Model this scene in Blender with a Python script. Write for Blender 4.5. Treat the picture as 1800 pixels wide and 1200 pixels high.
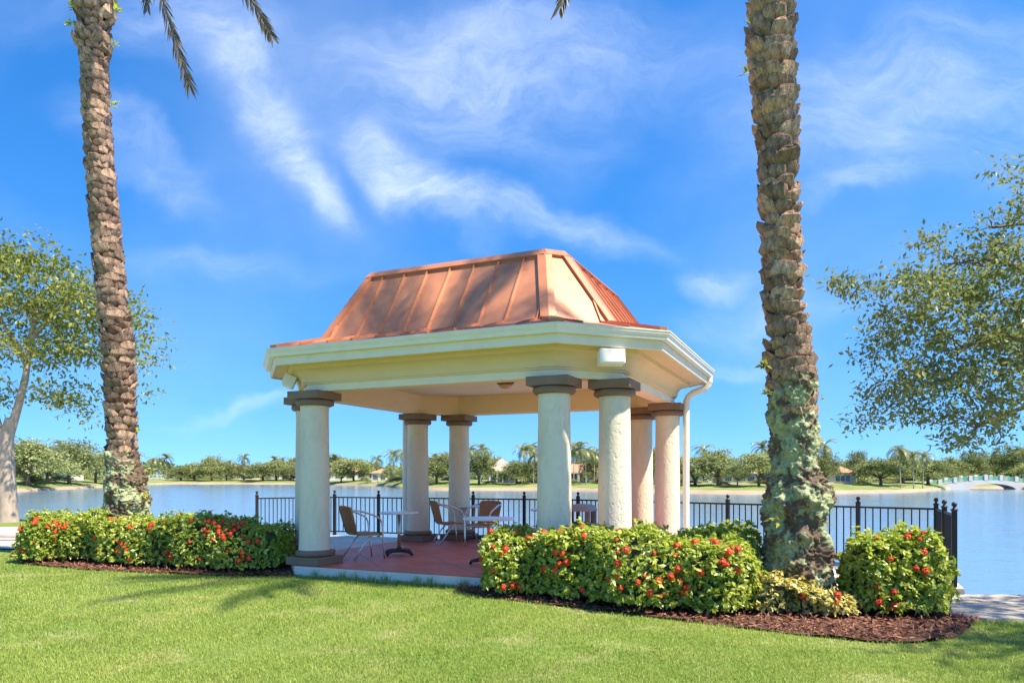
import bpy, bmesh, math, random
import numpy as np
from mathutils import Vector, Matrix, Euler
random.seed(7); rng = np.random.default_rng(7)
S = bpy.context.scene; COL = S.collection
PI = math.pi; R = math.radians
for o in list(bpy.data.objects): bpy.data.objects.remove(o)

# ------------------------------------------------------------------ camera
F = 1265.6; HZ = 837.6; EYE = 1.5           # focal length / horizon in photograph pixels, eye height
cam_d = bpy.data.cameras.new('camera'); cam = bpy.data.objects.new('camera', cam_d); COL.objects.link(cam)
cam.location = (0, 0, EYE); cam.rotation_euler = (R(90), 0, 0)
cam_d.sensor_width = 36; cam_d.lens = 36*F/1800; cam_d.shift_y = (HZ-600)/1800
cam_d.clip_start = .05; cam_d.clip_end = 6000
S.camera = cam
# ------------------------------------------------------------------ sky, sun, exposure
SUN_AZ = R(61); SUN_EL = R(57)              # azimuth measured from -Y (behind the camera) towards +X
sun_dir = Vector((math.sin(SUN_AZ)*math.cos(SUN_EL), -math.cos(SUN_AZ)*math.cos(SUN_EL), math.sin(SUN_EL)))
sd = bpy.data.lights.new('sun', 'SUN'); sd.energy = 4.6; sd.angle = R(.95); sd.color = (1, .905, .75)
so = bpy.data.objects.new('sun', sd); COL.objects.link(so)
so.rotation_euler = sun_dir.to_track_quat('Z', 'Y').to_euler(); so.location = sun_dir*60
W = bpy.data.worlds.new('World'); S.world = W; W.use_nodes = True
def build_world():
    nt = W.node_tree; N = nt.nodes; K = nt.links; N.clear()
    def n(t, **kw):
        x = N.new(t)
        for k, v in kw.items(): setattr(x, k, v)
        return x
    def math_(op, a, b=None, clamp=False):
        m = n('ShaderNodeMath', operation=op, use_clamp=clamp)
        for i, v in enumerate((a, b)):
            if v is None: continue
            if isinstance(v, (int, float)): m.inputs[i].default_value = v
            else: K.new(v, m.inputs[i])
        return m.outputs[0]
    out = n('ShaderNodeOutputWorld'); bg = n('ShaderNodeBackground'); K.new(bg.outputs[0], out.inputs[0])
    sky = n('ShaderNodeTexSky'); sky.sky_type = 'NISHITA'; sky.sun_disc = False
    sky.sun_elevation = SUN_EL; sky.sun_rotation = PI-SUN_AZ
    sky.air_density = 1.0; sky.dust_density = .1; sky.ozone_density = 3.0; sky.altitude = 0
    hs = n('ShaderNodeHueSaturation'); hs.inputs['Saturation'].default_value = 1.36; hs.inputs['Hue'].default_value = .505
    K.new(sky.outputs[0], hs.inputs['Color'])
    tc = n('ShaderNodeTexCoord'); sp = n('ShaderNodeSeparateXYZ'); K.new(tc.outputs['Generated'], sp.inputs[0])
    # clear dry air: the horizon keeps the colour of a few degrees up
    zl = math_('MULTIPLY_ADD', sp.outputs[2], .84); N[-1].inputs[2].default_value = .16
    cl = n('ShaderNodeCombineXYZ'); K.new(sp.outputs[0], cl.inputs[0]); K.new(sp.outputs[1], cl.inputs[1]); K.new(zl, cl.inputs[2]); K.new(cl.outputs[0], sky.inputs[0])
    # direction -> slope coordinates of the sky ahead (behind, only the broad veil remains)
    yy = math_('MAXIMUM', sp.outputs[1], .06)
    u = math_('DIVIDE', sp.outputs[0], yy); v = math_('DIVIDE', sp.outputs[2], yy)
    cb = n('ShaderNodeCombineXYZ'); K.new(u, cb.inputs[0]); K.new(v, cb.inputs[1])
    # warp
    nz = n('ShaderNodeTexNoise'); nz.inputs['Scale'].default_value = 6; nz.inputs['Detail'].default_value = 7
    K.new(cb.outputs[0], nz.inputs['Vector'])
    vs = n('ShaderNodeVectorMath', operation='SUBTRACT'); K.new(nz.outputs['Color'], vs.inputs[0]); vs.inputs[1].default_value = (.5, .5, .5)
    vm = n('ShaderNodeVectorMath', operation='SCALE'); K.new(vs.outputs[0], vm.inputs[0]); vm.inputs['Scale'].default_value = .17
    va = n('ShaderNodeVectorMath', operation='ADD'); K.new(cb.outputs[0], va.inputs[0]); K.new(vm.outputs[0], va.inputs[1])
    # streaks: centre, half length, half width (photo px), rotation, strength
    total = None
    for (px, py, hl, hw, ang, k) in [(480, 190, 240, 85, -60, .62), (735, 315, 200, 62, -40, .85), (560, 320, 130, 46, -45, .42),
                                     (960, 385, 260, 46, -14, .5), (830, 170, 330, 150, -12, .36), (1600, 170, 420, 190, 8, .46),
                                     (250, 265, 200, 60, -30, .42), (330, 40, 330, 90, -8, .38), (1270, 490, 110, 44, 8, .5), (1320, 570, 200, 60, 10, .28),
                                     (950, 90, 420, 120, 0, .38), (400, 470, 240, 50, -8, .22), (1300, 650, 150, 25, 5, .3), (450, 705, 200, 24, 4, .28), (1500, 330, 200, 40, 12, .3)]:
        mp = n('ShaderNodeMapping', vector_type='TEXTURE')
        mp.inputs['Location'].default_value = ((px-900)/F, (HZ-py)/F, 0)
        mp.inputs['Rotation'].default_value = (0, 0, R(ang))
        mp.inputs['Scale'].default_value = (hl/F, hw/F, 1)
        K.new(va.outputs[0], mp.inputs['Vector'])
        ln = n('ShaderNodeVectorMath', operation='LENGTH'); K.new(mp.outputs[0], ln.inputs[0])
        mr = n('ShaderNodeMapRange', interpolation_type='SMOOTHERSTEP'); K.new(ln.outputs['Value'], mr.inputs['Value'])
        mr.inputs['From Min'].default_value = 1.25; mr.inputs['From Max'].default_value = .0; mr.inputs['To Max'].default_value = k
        total = mr.outputs[0] if total is None else math_('ADD', total, mr.outputs[0])
    m2 = n('ShaderNodeMapping'); m2.inputs['Rotation'].default_value = (0, 0, R(38)); m2.inputs['Scale'].default_value = (3.2, 8.5, 1)
    K.new(va.outputs[0], m2.inputs[0])
    fb = n('ShaderNodeTexNoise'); fb.inputs['Scale'].default_value = 1.6; fb.inputs['Detail'].default_value = 12; fb.inputs['Roughness'].default_value = .68
    K.new(m2.outputs[0], fb.inputs['Vector'])
    fr = n('ShaderNodeMapRange', interpolation_type='SMOOTHSTEP'); K.new(fb.outputs[0], fr.inputs['Value'])
    fr.inputs['From Min'].default_value = .25; fr.inputs['From Max'].default_value = .85; fr.inputs['To Min'].default_value = .22; fr.inputs['To Max'].default_value = 1.25
    m = math_('MULTIPLY', total, fr.outputs[0])
    # broad thin veil over the whole dome
    n3 = n('ShaderNodeTexNoise'); n3.inputs['Scale'].default_value = 2.2; n3.inputs['Detail'].default_value = 6; K.new(tc.outputs['Generated'], n3.inputs['Vector'])
    vr = n('ShaderNodeMapRange'); K.new(n3.outputs[0], vr.inputs['Value']); vr.inputs['From Min'].default_value = .45; vr.inputs['From Max'].default_value = .8; vr.inputs['To Max'].default_value = .22
    fwd = n('ShaderNodeMapRange'); K.new(sp.outputs[1], fwd.inputs['Value']); fwd.inputs['From Min'].default_value = .06; fwd.inputs['From Max'].default_value = .25
    m = math_('MULTIPLY', m, fwd.outputs[0])
    m = math_('ADD', m, vr.outputs[0], clamp=True)
    up = n('ShaderNodeMapRange'); K.new(sp.outputs[2], up.inputs['Value']); up.inputs['From Min'].default_value = .0; up.inputs['From Max'].default_value = .08
    m = math_('MULTIPLY', m, up.outputs[0])
    m = math_('MULTIPLY', m, .70)
    mx = n('ShaderNodeMix', data_type='RGBA'); K.new(m, mx.inputs[0]); K.new(hs.outputs[0], mx.inputs[6]); mx.inputs[7].default_value = (4.6, 5.0, 5.7, 1)
    K.new(mx.outputs[2], bg.inputs[0]); bg.inputs[1].default_value = .135
build_world()
S.view_settings.view_transform = 'Standard'; S.view_settings.look = 'None'; S.view_settings.gamma = 1
S.view_settings.exposure = 1.05
S.render.engine = 'CYCLES'

# ------------------------------------------------------------------ materials
def mat(name, base, rough=.6, var=0, vscale=6, bump=0, bscale=40, metal=0, col2=None, spec=.4, c2scale=3, c2lo=.45, c2hi=.6, coords='Object', stretch=(1,1,1), detail=5):
    m = bpy.data.materials.new(name); m.use_nodes = True; nt = m.node_tree; b = nt.nodes['Principled BSDF']
    b.inputs['Roughness'].default_value = rough; b.inputs['Metallic'].default_value = metal; b.inputs['Specular IOR Level'].default_value = spec
    tc = nt.nodes.new('ShaderNodeTexCoord'); mp = nt.nodes.new('ShaderNodeMapping'); nt.links.new(tc.outputs[coords], mp.inputs[0]); mp.inputs['Scale'].default_value = stretch
    src = None
    rgb = nt.nodes.new('ShaderNodeRGB'); rgb.outputs[0].default_value = (*base, 1); src = rgb.outputs[0]
    if col2:
        nz = nt.nodes.new('ShaderNodeTexNoise'); nz.inputs['Scale'].default_value = c2scale; nz.inputs['Detail'].default_value = detail; nz.inputs['Roughness'].default_value = .65
        nt.links.new(mp.outputs[0], nz.inputs['Vector'])
        mr = nt.nodes.new('ShaderNodeMapRange'); mr.inputs['From Min'].default_value = c2lo; mr.inputs['From Max'].default_value = c2hi
        nt.links.new(nz.outputs[0], mr.inputs['Value'])
        mx = nt.nodes.new('ShaderNodeMix'); mx.data_type = 'RGBA'; nt.links.new(mr.outputs[0], mx.inputs[0]); nt.links.new(src, mx.inputs[6]); mx.inputs[7].default_value = (*col2, 1)
        src = mx.outputs[2]
    if var:
        nz = nt.nodes.new('ShaderNodeTexNoise'); nz.inputs['Scale'].default_value = vscale; nz.inputs['Detail'].default_value = 6
        nt.links.new(mp.outputs[0], nz.inputs['Vector'])
        mr = nt.nodes.new('ShaderNodeMapRange'); mr.inputs['From Min'].default_value = .3; mr.inputs['From Max'].default_value = .7
        mr.inputs['To Min'].default_value = 1-var; mr.inputs['To Max'].default_value = 1+var
        nt.links.new(nz.outputs[0], mr.inputs['Value'])
        hv = nt.nodes.new('ShaderNodeHueSaturation'); nt.links.new(mr.outputs[0], hv.inputs['Value']); nt.links.new(src, hv.inputs['Color']); src = hv.outputs[0]
    nt.links.new(src, b.inputs['Base Color'])
    if bump:
        nb = nt.nodes.new('ShaderNodeTexNoise'); nb.inputs['Scale'].default_value = bscale; nb.inputs['Detail'].default_value = 6; nt.links.new(mp.outputs[0], nb.inputs['Vector'])
        bp = nt.nodes.new('ShaderNodeBump'); bp.inputs['Strength'].default_value = bump; bp.inputs['Distance'].default_value = .02
        nt.links.new(nb.outputs[0], bp.inputs['Height']); nt.links.new(bp.outputs[0], b.inputs['Normal'])
    return m
def leafmat(name, c1, c2, trans=.35, gloss=.08, rough=.4):
    m = bpy.data.materials.new(name); m.use_nodes = True; nt = m.node_tree; N = nt.nodes; K = nt.links; N.clear()
    out = N.new('ShaderNodeOutputMaterial')
    at = N.new('ShaderNodeAttribute'); at.attribute_name = 'tint'
    mx = N.new('ShaderNodeMix'); mx.data_type = 'RGBA'; K.new(at.outputs['Fac'], mx.inputs[0]); mx.inputs[6].default_value = (*c1, 1); mx.inputs[7].default_value = (*c2, 1)
    d = N.new('ShaderNodeBsdfDiffuse'); t = N.new('ShaderNodeBsdfTranslucent'); g = N.new('ShaderNodeBsdfGlossy'); g.inputs['Roughness'].default_value = rough
    K.new(mx.outputs[2], d.inputs[0]); K.new(mx.outputs[2], t.inputs[0]); g.inputs[0].default_value = (.9, .95, .85, 1)
    a = N.new('ShaderNodeMixShader'); a.inputs[0].default_value = trans; K.new(d.outputs[0], a.inputs[1]); K.new(t.outputs[0], a.inputs[2])
    b = N.new('ShaderNodeMixShader'); b.inputs[0].default_value = gloss; K.new(a.outputs[0], b.inputs[1]); K.new(g.outputs[0], b.inputs[2])
    K.new(b.outputs[0], out.inputs[0]); return m
M = {}
M['shaft'] = mat('column_stucco', (.84, .73, .53), .85, var=.05, vscale=3, bump=0, col2=(.70, .61, .47), c2scale=4.5, c2lo=.48, c2hi=.78, stretch=(1, 1, .22))
def stucco(m):
    nt = m.node_tree; b = nt.nodes['Principled BSDF']
    tc = nt.nodes.new('ShaderNodeTexCoord'); mp = nt.nodes.new('ShaderNodeMapping'); mp.inputs['Scale'].default_value = (1, 1, .55); nt.links.new(tc.outputs['Object'], mp.inputs[0])
    v = nt.nodes.new('ShaderNodeTexVoronoi'); v.inputs['Scale'].default_value = 26; nt.links.new(mp.outputs[0], v.inputs['Vector'])
    nz = nt.nodes.new('ShaderNodeTexNoise'); nz.inputs['Scale'].default_value = 22; nz.inputs['Detail'].default_value = 5; nt.links.new(mp.outputs[0], nz.inputs['Vector'])
    mr = nt.nodes.new('ShaderNodeMapRange'); nt.links.new(nz.outputs[0], mr.inputs['Value']); mr.inputs['From Min'].default_value = .33; mr.inputs['From Max'].default_value = .45
    bp = nt.nodes.new('ShaderNodeBump'); bp.inputs['Strength'].default_value = .60; bp.inputs['Distance'].default_value = .010
    ad = nt.nodes.new('ShaderNodeMath'); ad.operation = 'MULTIPLY_ADD'; nt.links.new(v.outputs['Distance'], ad.inputs[0]); ad.inputs[1].default_value = .35; nt.links.new(mr.outputs[0], ad.inputs[2])
    nt.links.new(ad.outputs[0], bp.inputs['Height']); nt.links.new(bp.outputs[0], b.inputs['Normal'])
stucco(M['shaft'])
M['capital'] = mat('capital_brown_paint', (.245, .160, .105), .75, var=.10, vscale=5, bump=.15, bscale=60)
M['cream'] = mat('cream_paint', (.78, .61, .37), .8, var=.03, vscale=2, bump=.05, bscale=50)
M['ceil'] = mat('ceiling_cream', (.90, .70, .47), .85, var=.03, vscale=2)
M['trim'] = mat('white_trim', (.82, .755, .59), .45, var=.05, vscale=3, col2=(.68, .62, .47), c2scale=1.6, c2lo=.58, c2hi=.8)
M['gutter'] = mat('gutter_enamel', (.82, .785, .66), .35, var=.04, vscale=5, spec=.5)
M['copper'] = mat('copper_sheet', (.66, .26, .122), .40, var=.10, vscale=1.8, metal=.15, col2=(.40, .155, .085), c2scale=1.6, c2lo=.45, c2hi=.75, bump=.05, bscale=5, spec=.5)
M['copper_seam'] = mat('copper_trim', (.58, .225, .105), .40, var=.09, vscale=3, metal=.12, spec=.5)
M['slab'] = mat('slab_render', (.70, .645, .54), .85, var=.08, vscale=3, bump=.25, bscale=30, col2=(.45, .43, .38), c2scale=5, c2lo=.6, c2hi=.8)
M['tile'] = mat('red_floor_tile', (.60, .135, .075), .5, var=.12, vscale=2.5, bump=.06, bscale=30, col2=(.52, .14, .095), c2scale=1.2)
M['grout'] = mat('floor_joint', (.20, .06, .05), .9)
M['concrete'] = mat('terrace_concrete', (.70, .60, .48), .9, var=.08, vscale=2, bump=.15, bscale=60, col2=(.60, .50, .40), c2scale=1.5)
M['path'] = mat('path_concrete', (.56, .47, .37), .9, var=.1, vscale=2, bump=.15, bscale=60, col2=(.45, .37, .29), c2scale=1.1)
M['brick'] = mat('edging_brick', (.40, .20, .15), .9, var=.15, vscale=4, bump=.2, bscale=60)
M['iron'] = mat('dark_bronze_iron', (.022, .018, .016), .45, var=.15, vscale=8)
M['lawn'] = mat('lawn_ground', (.15, .22, .035), .95, var=.18, vscale=14, col2=(.33, .31, .13), c2scale=1.3, c2lo=.5, c2hi=.68, bump=.5, bscale=90)
M['mulch'] = mat('red_mulch', (.12, .055, .035), .95, var=.4, vscale=45, bump=.8, bscale=70)
M['chip'] = leafmat('mulch_chip', (.11, .042, .025), (.42, .20, .12), trans=0, gloss=.02)
M['grass'] = leafmat('grass_blade', (.20, .32, .04), (.50, .54, .13), trans=.46, gloss=.015)
M['ixora'] = leafmat('hedge_leaf', (.19, .31, .025), (.66, .68, .10), trans=.42, gloss=.05, rough=.35)
M['ixora_core'] = mat('hedge_shade_core', (.045, .06, .02), .9, var=.4, vscale=30)  # far darker than the leaves: shade inside the hedge put into the colour
M['yshrub'] = leafmat('yellow_shrub_leaf', (.44, .38, .06), (.78, .66, .20), trans=.3, gloss=.06)
M['flower'] = mat('red_flower', (.82, .075, .022), .55, var=.15, vscale=30)
M['oakleaf'] = leafmat('right_tree_leaf', (.14, .18, .05), (.40, .42, .14), trans=.45, gloss=.02)
M['leftleaf'] = leafmat('left_tree_leaf', (.13, .18, .025), (.40, .40, .08), trans=.42, gloss=.02)
M['bark'] = mat('pale_bark', (.42, .33, .25), .9, var=.2, vscale=8, bump=.6, bscale=25, stretch=(1, 1, .4))
M['dbark'] = mat('grey_brown_bark', (.20, .14, .10), .9, var=.25, vscale=10, bump=.5, bscale=25)
M['boot'] = mat('palm_boot', (.43, .285, .19), .9, var=.35, vscale=26, bump=.8, bscale=55, col2=(.17, .09, .055), c2scale=8, c2lo=.44, c2hi=.64, stretch=(1, 1.6, .7))
def vary(m, lo, hi):
    nt = m.node_tree; b = nt.nodes['Principled BSDF']; src = b.inputs['Base Color'].links[0].from_socket
    oi = nt.nodes.new('ShaderNodeObjectInfo'); mr = nt.nodes.new('ShaderNodeMapRange'); mr.inputs['To Min'].default_value = lo; mr.inputs['To Max'].default_value = hi; nt.links.new(oi.outputs['Random'], mr.inputs['Value'])
    hv = nt.nodes.new('ShaderNodeHueSaturation'); nt.links.new(mr.outputs[0], hv.inputs['Value']); nt.links.new(src, hv.inputs['Color']); nt.links.new(hv.outputs[0], b.inputs['Base Color'])
vary(M['boot'], .55, 1.35); vary(M['tile'], .88, 1.1); vary(M['copper'], .93, 1.06)
M['trunk'] = mat('palm_trunk_fibre', (.15, .085, .055), .95, var=.3, vscale=16, bump=.8, bscale=40, stretch=(1, 1, .6))
M['lichen'] = mat('lichen_trunk', (.16, .11, .07), .95, var=.35, vscale=12, bump=1.0, bscale=60, col2=(.37, .40, .21), c2scale=2.6, c2lo=.48, c2hi=.53, detail=10)
M['frond'] = leafmat('date_frond', (.045, .075, .016), (.14, .14, .045), trans=.3, gloss=.08)
M['deadfrond'] = leafmat('old_frond', (.07, .065, .035), (.20, .14, .07), trans=.25, gloss=.04)
M['farleaf'] = leafmat('far_tree_leaf', (.26, .30, .11), (.48, .50, .21), trans=.35, gloss=.0)
M['farleaf2'] = leafmat('far_dark_leaf', (.18, .22, .085), (.36, .38, .15), trans=.35, gloss=.0)
M['coco'] = leafmat('coconut_frond', (.13, .17, .045), (.34, .33, .12), trans=.3, gloss=.05)
M['ptrunk'] = mat('coconut_trunk', (.42, .36, .29), .9, var=.15, vscale=5)
M['sand'] = mat('shore_sand', (.40, .29, .19), .95, var=.15, vscale=.3, col2=(.40, .28, .18), c2scale=.15)
M['farlawn'] = mat('far_lawn', (.19, .24, .055), .95, var=.15, vscale=.2, col2=(.26, .28, .085), c2scale=.05)
M['wicker'] = None
M['alu'] = mat('aluminium_tube', (.78, .76, .72), .28, metal=.85, var=.05)
M['ttop'] = mat('white_table_top', (.82, .82, .80), .3, var=.02)
M['pole'] = mat('brass_tinted_pole', (.62, .58, .40), .28, metal=.8)
M['dark'] = mat('dark_cast_iron', (.05, .038, .03), .5, var=.1)
M['bin'] = mat('grey_plastic', (.20, .195, .175), .6, var=.08, vscale=8)
M['binlid'] = mat('grey_plastic_lid', (.34, .33, .32), .5, var=.08, vscale=8)
M['spk'] = mat('speaker_enamel', (.88, .88, .84), .35)
M['lamp'] = mat('bronze_lamp', (.16, .09, .05), .4, metal=.5)
M['lampglass'] = mat('frosted_lamp_glass', (.55, .38, .22), .3)
M['hwall'] = mat('house_cream_wall', (.70, .60, .45), .9, var=.05, vscale=.5)
M['hwallw'] = mat('house_white_wall', (.75, .70, .62), .9, var=.05, vscale=.5)
M['hroof'] = mat('house_terracotta_roof', (.52, .27, .16), .85, var=.15, vscale=2, bump=.4, bscale=5)
M['hroof2'] = mat('house_brown_roof', (.45, .36, .28), .85, var=.15, vscale=2, bump=.4, bscale=5)
M['hglass'] = mat('house_window_glass', (.05, .06, .07), .15, spec=.8)
M['bridge'] = mat('bridge_concrete', (.66, .61, .54), .85, var=.06, vscale=.6)
M['rail'] = mat('bridge_green_rail', (.10, .32, .24), .5)
def wicker():
    m = mat('brown_wicker', (.34, .17, .075), .5); nt = m.node_tree; b = nt.nodes['Principled BSDF']
    tc = nt.nodes.new('ShaderNodeTexCoord')
    w1 = nt.nodes.new('ShaderNodeTexWave'); w1.inputs['Scale'].default_value = 22; w1.bands_direction = 'Y'; w1.inputs['Distortion'].default_value = .6
    w2 = nt.nodes.new('ShaderNodeTexWave'); w2.inputs['Scale'].default_value = 22; w2.bands_direction = 'DIAGONAL'; w2.inputs['Distortion'].default_value = .6
    for w in (w1, w2): nt.links.new(tc.outputs['Object'], w.inputs['Vector'])
    mu = nt.nodes.new('ShaderNodeMath'); mu.operation = 'MULTIPLY'; nt.links.new(w1.outputs[0], mu.inputs[0]); nt.links.new(w2.outputs[0], mu.inputs[1])
    mx = nt.nodes.new('ShaderNodeMix'); mx.data_type = 'RGBA'; nt.links.new(mu.outputs[0], mx.inputs[0]); mx.inputs[6].default_value = (.38, .16, .065, 1); mx.inputs[7].default_value = (.74, .40, .18, 1)
    nt.links.new(mx.outputs[2], b.inputs['Base Color'])
    bp = nt.nodes.new('ShaderNodeBump'); bp.inputs['Distance'].default_value = .006; nt.links.new(mu.outputs[0], bp.inputs['Height']); nt.links.new(bp.outputs[0], b.inputs['Normal'])
    return m
M['wicker'] = wicker()
def water():
    m = bpy.data.materials.new('lake_water'); m.use_nodes = True; nt = m.node_tree; b = nt.nodes['Principled BSDF']
    b.inputs['Base Color'].default_value = (.16, .25, .33, 1); b.inputs['Roughness'].default_value = .12; b.inputs['IOR'].default_value = 1.33; b.inputs['Specular IOR Level'].default_value = .8
    tc = nt.nodes.new('ShaderNodeTexCoord'); mp = nt.nodes.new('ShaderNodeMapping'); mp.inputs['Scale'].default_value = (1, 1, 1); nt.links.new(tc.outputs['Object'], mp.inputs[0])
    h = None
    for sc, am in ((.9, .30), (3.5, .16), (.08, .8)):
        z = nt.nodes.new('ShaderNodeTexNoise'); z.inputs['Scale'].default_value = sc; z.inputs['Detail'].default_value = 3; nt.links.new(mp.outputs[0], z.inputs['Vector'])
        mu = nt.nodes.new('ShaderNodeMath'); mu.operation = 'MULTIPLY'; nt.links.new(z.outputs[0], mu.inputs[0]); mu.inputs[1].default_value = am
        if h is None: h = mu.outputs[0]
        else:
            ad = nt.nodes.new('ShaderNodeMath'); nt.links.new(h, ad.inputs[0]); nt.links.new(mu.outputs[0], ad.inputs[1]); h = ad.outputs[0]
    bp = nt.nodes.new('ShaderNodeBump'); bp.inputs['Strength'].default_value = .40; bp.inputs['Distance'].default_value = .30; nt.links.new(h, bp.inputs['Height']); nt.links.new(bp.outputs[0], b.inputs['Normal'])
    return m
M['water'] = water()

# ------------------------------------------------------------------ mesh helpers
class MB:
    def __init__(s): s.v = []; s.f = []
    def add(s, vs, fs):
        b = len(s.v); s.v += [tuple(p) for p in vs]; s.f += [tuple(i+b for i in f) for f in fs]; return s
    def box(s, c, d, rz=0, bev=0):
        x, y, z = d[0]/2, d[1]/2, d[2]/2; cs, sn = math.cos(rz), math.sin(rz)
        if bev:
            bm = bmesh.new(); bmesh.ops.create_cube(bm, size=1)
            for v in bm.verts: v.co = Vector((v.co.x*d[0], v.co.y*d[1], v.co.z*d[2]))
            bmesh.ops.bevel(bm, geom=list(bm.edges), offset=bev, segments=2, affect='EDGES', profile=.6)
            bm.verts.index_update()
            s.add([(c[0]+v.co.x*cs-v.co.y*sn, c[1]+v.co.x*sn+v.co.y*cs, c[2]+v.co.z) for v in bm.verts], [[q.index for q in f.verts] for f in bm.faces]); bm.free(); return s
        vs = [(c[0]+a*x*cs-b*y*sn, c[1]+a*x*sn+b*y*cs, c[2]+e*z) for e in (-1, 1) for (a, b) in ((-1, -1), (1, -1), (1, 1), (-1, 1))]
        return s.add(vs, [(3, 2, 1, 0), (4, 5, 6, 7), (0, 1, 5, 4), (1, 2, 6, 5), (2, 3, 7, 6), (3, 0, 4, 7)])
    def prism(s, poly, z0, z1):
        n = len(poly); vs = [(p[0], p[1], z0) for p in poly]+[(p[0], p[1], z1) for p in poly]
        return s.add(vs, [tuple(range(n-1, -1, -1)), tuple(range(n, 2*n))]+[(i, (i+1) % n, n+(i+1) % n, n+i) for i in range(n)])
    def slabpoly(s, pts, off):          # thick polygon from 3D points, offset vector
        n = len(pts); vs = [tuple(p) for p in pts]+[tuple(Vector(p)+Vector(off)) for p in pts]
        return s.add(vs, [tuple(range(n-1, -1, -1)), tuple(range(n, 2*n))]+[(i, (i+1) % n, n+(i+1) % n, n+i) for i in range(n)])
    def lathe(s, prof, c=(0, 0, 0), n=32, cap=True):
        vs = []; fs = []
        for (r, z) in prof:
            for k in range(n): a = 2*PI*k/n; vs.append((c[0]+r*math.cos(a), c[1]+r*math.sin(a), c[2]+z))
        for i in range(len(prof)-1):
            for k in range(n): k2 = (k+1) % n; fs.append((i*n+k, i*n+k2, (i+1)*n+k2, (i+1)*n+k))
        if cap: fs.append(tuple(range(n-1, -1, -1))); fs.append(tuple((len(prof)-1)*n+k for k in range(n)))
        return s.add(vs, fs)
    def tube(s, pts, rad, n=8, cap=True):
        pts = [Vector(p) for p in pts]; m = len(pts)
        if not hasattr(rad, '__len__'): rad = [rad]*m
        vs = []; fs = []; ref = Vector((.31, .77, .55))
        t0 = (pts[1]-pts[0]).normalized(); a = t0.cross(ref).normalized()
        for i in range(m):
            t = (pts[min(i+1, m-1)]-pts[max(i-1, 0)]).normalized()
            a = (a-t*a.dot(t)); a = a.normalized() if a.length > 1e-6 else t.cross(ref).normalized()
            b = t.cross(a)
            for k in range(n): g = 2*PI*k/n; vs.append(tuple(pts[i]+(a*math.cos(g)+b*math.sin(g))*rad[i]))
        for i in range(m-1):
            for k in range(n): k2 = (k+1) % n; fs.append((i*n+k, i*n+k2, (i+1)*n+k2, (i+1)*n+k))
        if cap: fs.append(tuple(range(n-1, -1, -1))); fs.append(tuple((m-1)*n+k for k in range(n)))
        return s.add(vs, fs)
    def mesh(s, name, material, smooth=False):
        me = bpy.data.meshes.new(name); me.from_pydata(s.v, [], s.f)
        if material: me.materials.append(material)
        if smooth: me.polygons.foreach_set('use_smooth', [True]*len(me.polygons))
        bm = bmesh.new(); bm.from_mesh(me); bmesh.ops.recalc_face_normals(bm, faces=bm.faces); bm.to_mesh(me); bm.free()
        me.update(); return me
    def build(s, name, material, parent=None, smooth=False):
        return link(name, s.mesh(name, material, smooth), parent)
def link(name, me, parent=None, loc=None, rot=None, scale=None):
    o = bpy.data.objects.new(name, me); COL.objects.link(o)
    if parent: o.parent = parent
    if loc is not None: o.location = loc
    if rot is not None: o.rotation_euler = rot
    if scale is not None: o.scale = scale if hasattr(scale, '__len__') else (scale,)*3
    return o
def smooth_angle(o, deg=40):
    me = o.data; me.polygons.foreach_set('use_smooth', [True]*len(me.polygons))
    me.set_sharp_from_angle(angle=R(deg)); return o
def tag(o, label=None, cat=None, group=None, kind=None):
    if label: o['label'] = label
    if cat: o['category'] = cat
    if group: o['group'] = group
    if kind: o['kind'] = kind
    return o
def thing(name, loc, label, cat, group=None, rz=0):
    o = link(name, None, None, loc, (0, 0, rz)); return tag(o, label, cat, group)
def struct(o): o['kind'] = 'structure'; return o
def quads_mesh(name, V, tint, material, nv=4, faces_per=None):
    """V: (n, nv, 3) array; faces_per: list of index tuples inside one item; tint: (n,)"""
    n = len(V); faces_per = faces_per or [tuple(range(nv))]
    me = bpy.data.meshes.new(name); me.vertices.add(n*nv); me.vertices.foreach_set('co', np.ascontiguousarray(V, dtype=np.float32).ravel())
    idx = []; sizes = []
    base = (np.arange(n)*nv)[:, None]
    cols = [base+np.array(f)[None, :] for f in faces_per]
    loops = np.concatenate(cols, axis=1).ravel().astype(np.int32)
    sz = np.tile(np.array([len(f) for f in faces_per]), n); st = np.concatenate([[0], np.cumsum(sz)[:-1]]).astype(np.int32)
    me.loops.add(len(loops)); me.loops.foreach_set('vertex_index', loops)
    me.polygons.add(len(sz)); me.polygons.foreach_set('loop_start', st); me.polygons.foreach_set('loop_total', sz.astype(np.int32))
    at = me.attributes.new('tint', 'FLOAT', 'POINT'); at.data.foreach_set('value', np.repeat(tint, nv).astype(np.float32))
    me.update(calc_edges=True); me.validate(); me.materials.append(material); return me
def unit(a): return a/np.maximum(np.linalg.norm(a, axis=-1, keepdims=True), 1e-9)
def leaf_verts(P, D, Nn, ln, wd, fold=.25):
    """leaf: base, right-mid, tip, left-mid; D direction, Nn approx normal"""
    D = unit(D); Sd = unit(np.cross(D, Nn)); U = np.cross(Sd, D)
    ln = ln[:, None]; wd = wd[:, None]
    mid = P+D*ln*.48-U*ln*.04
    return np.stack([P, mid+Sd*wd*.5+U*wd*fold, P+D*ln-U*ln*.10, mid-Sd*wd*.5+U*wd*fold], axis=1)
LEAF_F = [(0, 1, 2), (0, 2, 3)]
def gp(u, v, z=0):
    Y = F*(EYE-z)/(v-HZ); return ((u-900)*Y/F, Y)
def at(u, v, Y): return Vector(((u-900)*Y/F, Y, EYE-(v-HZ)*Y/F))
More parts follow.
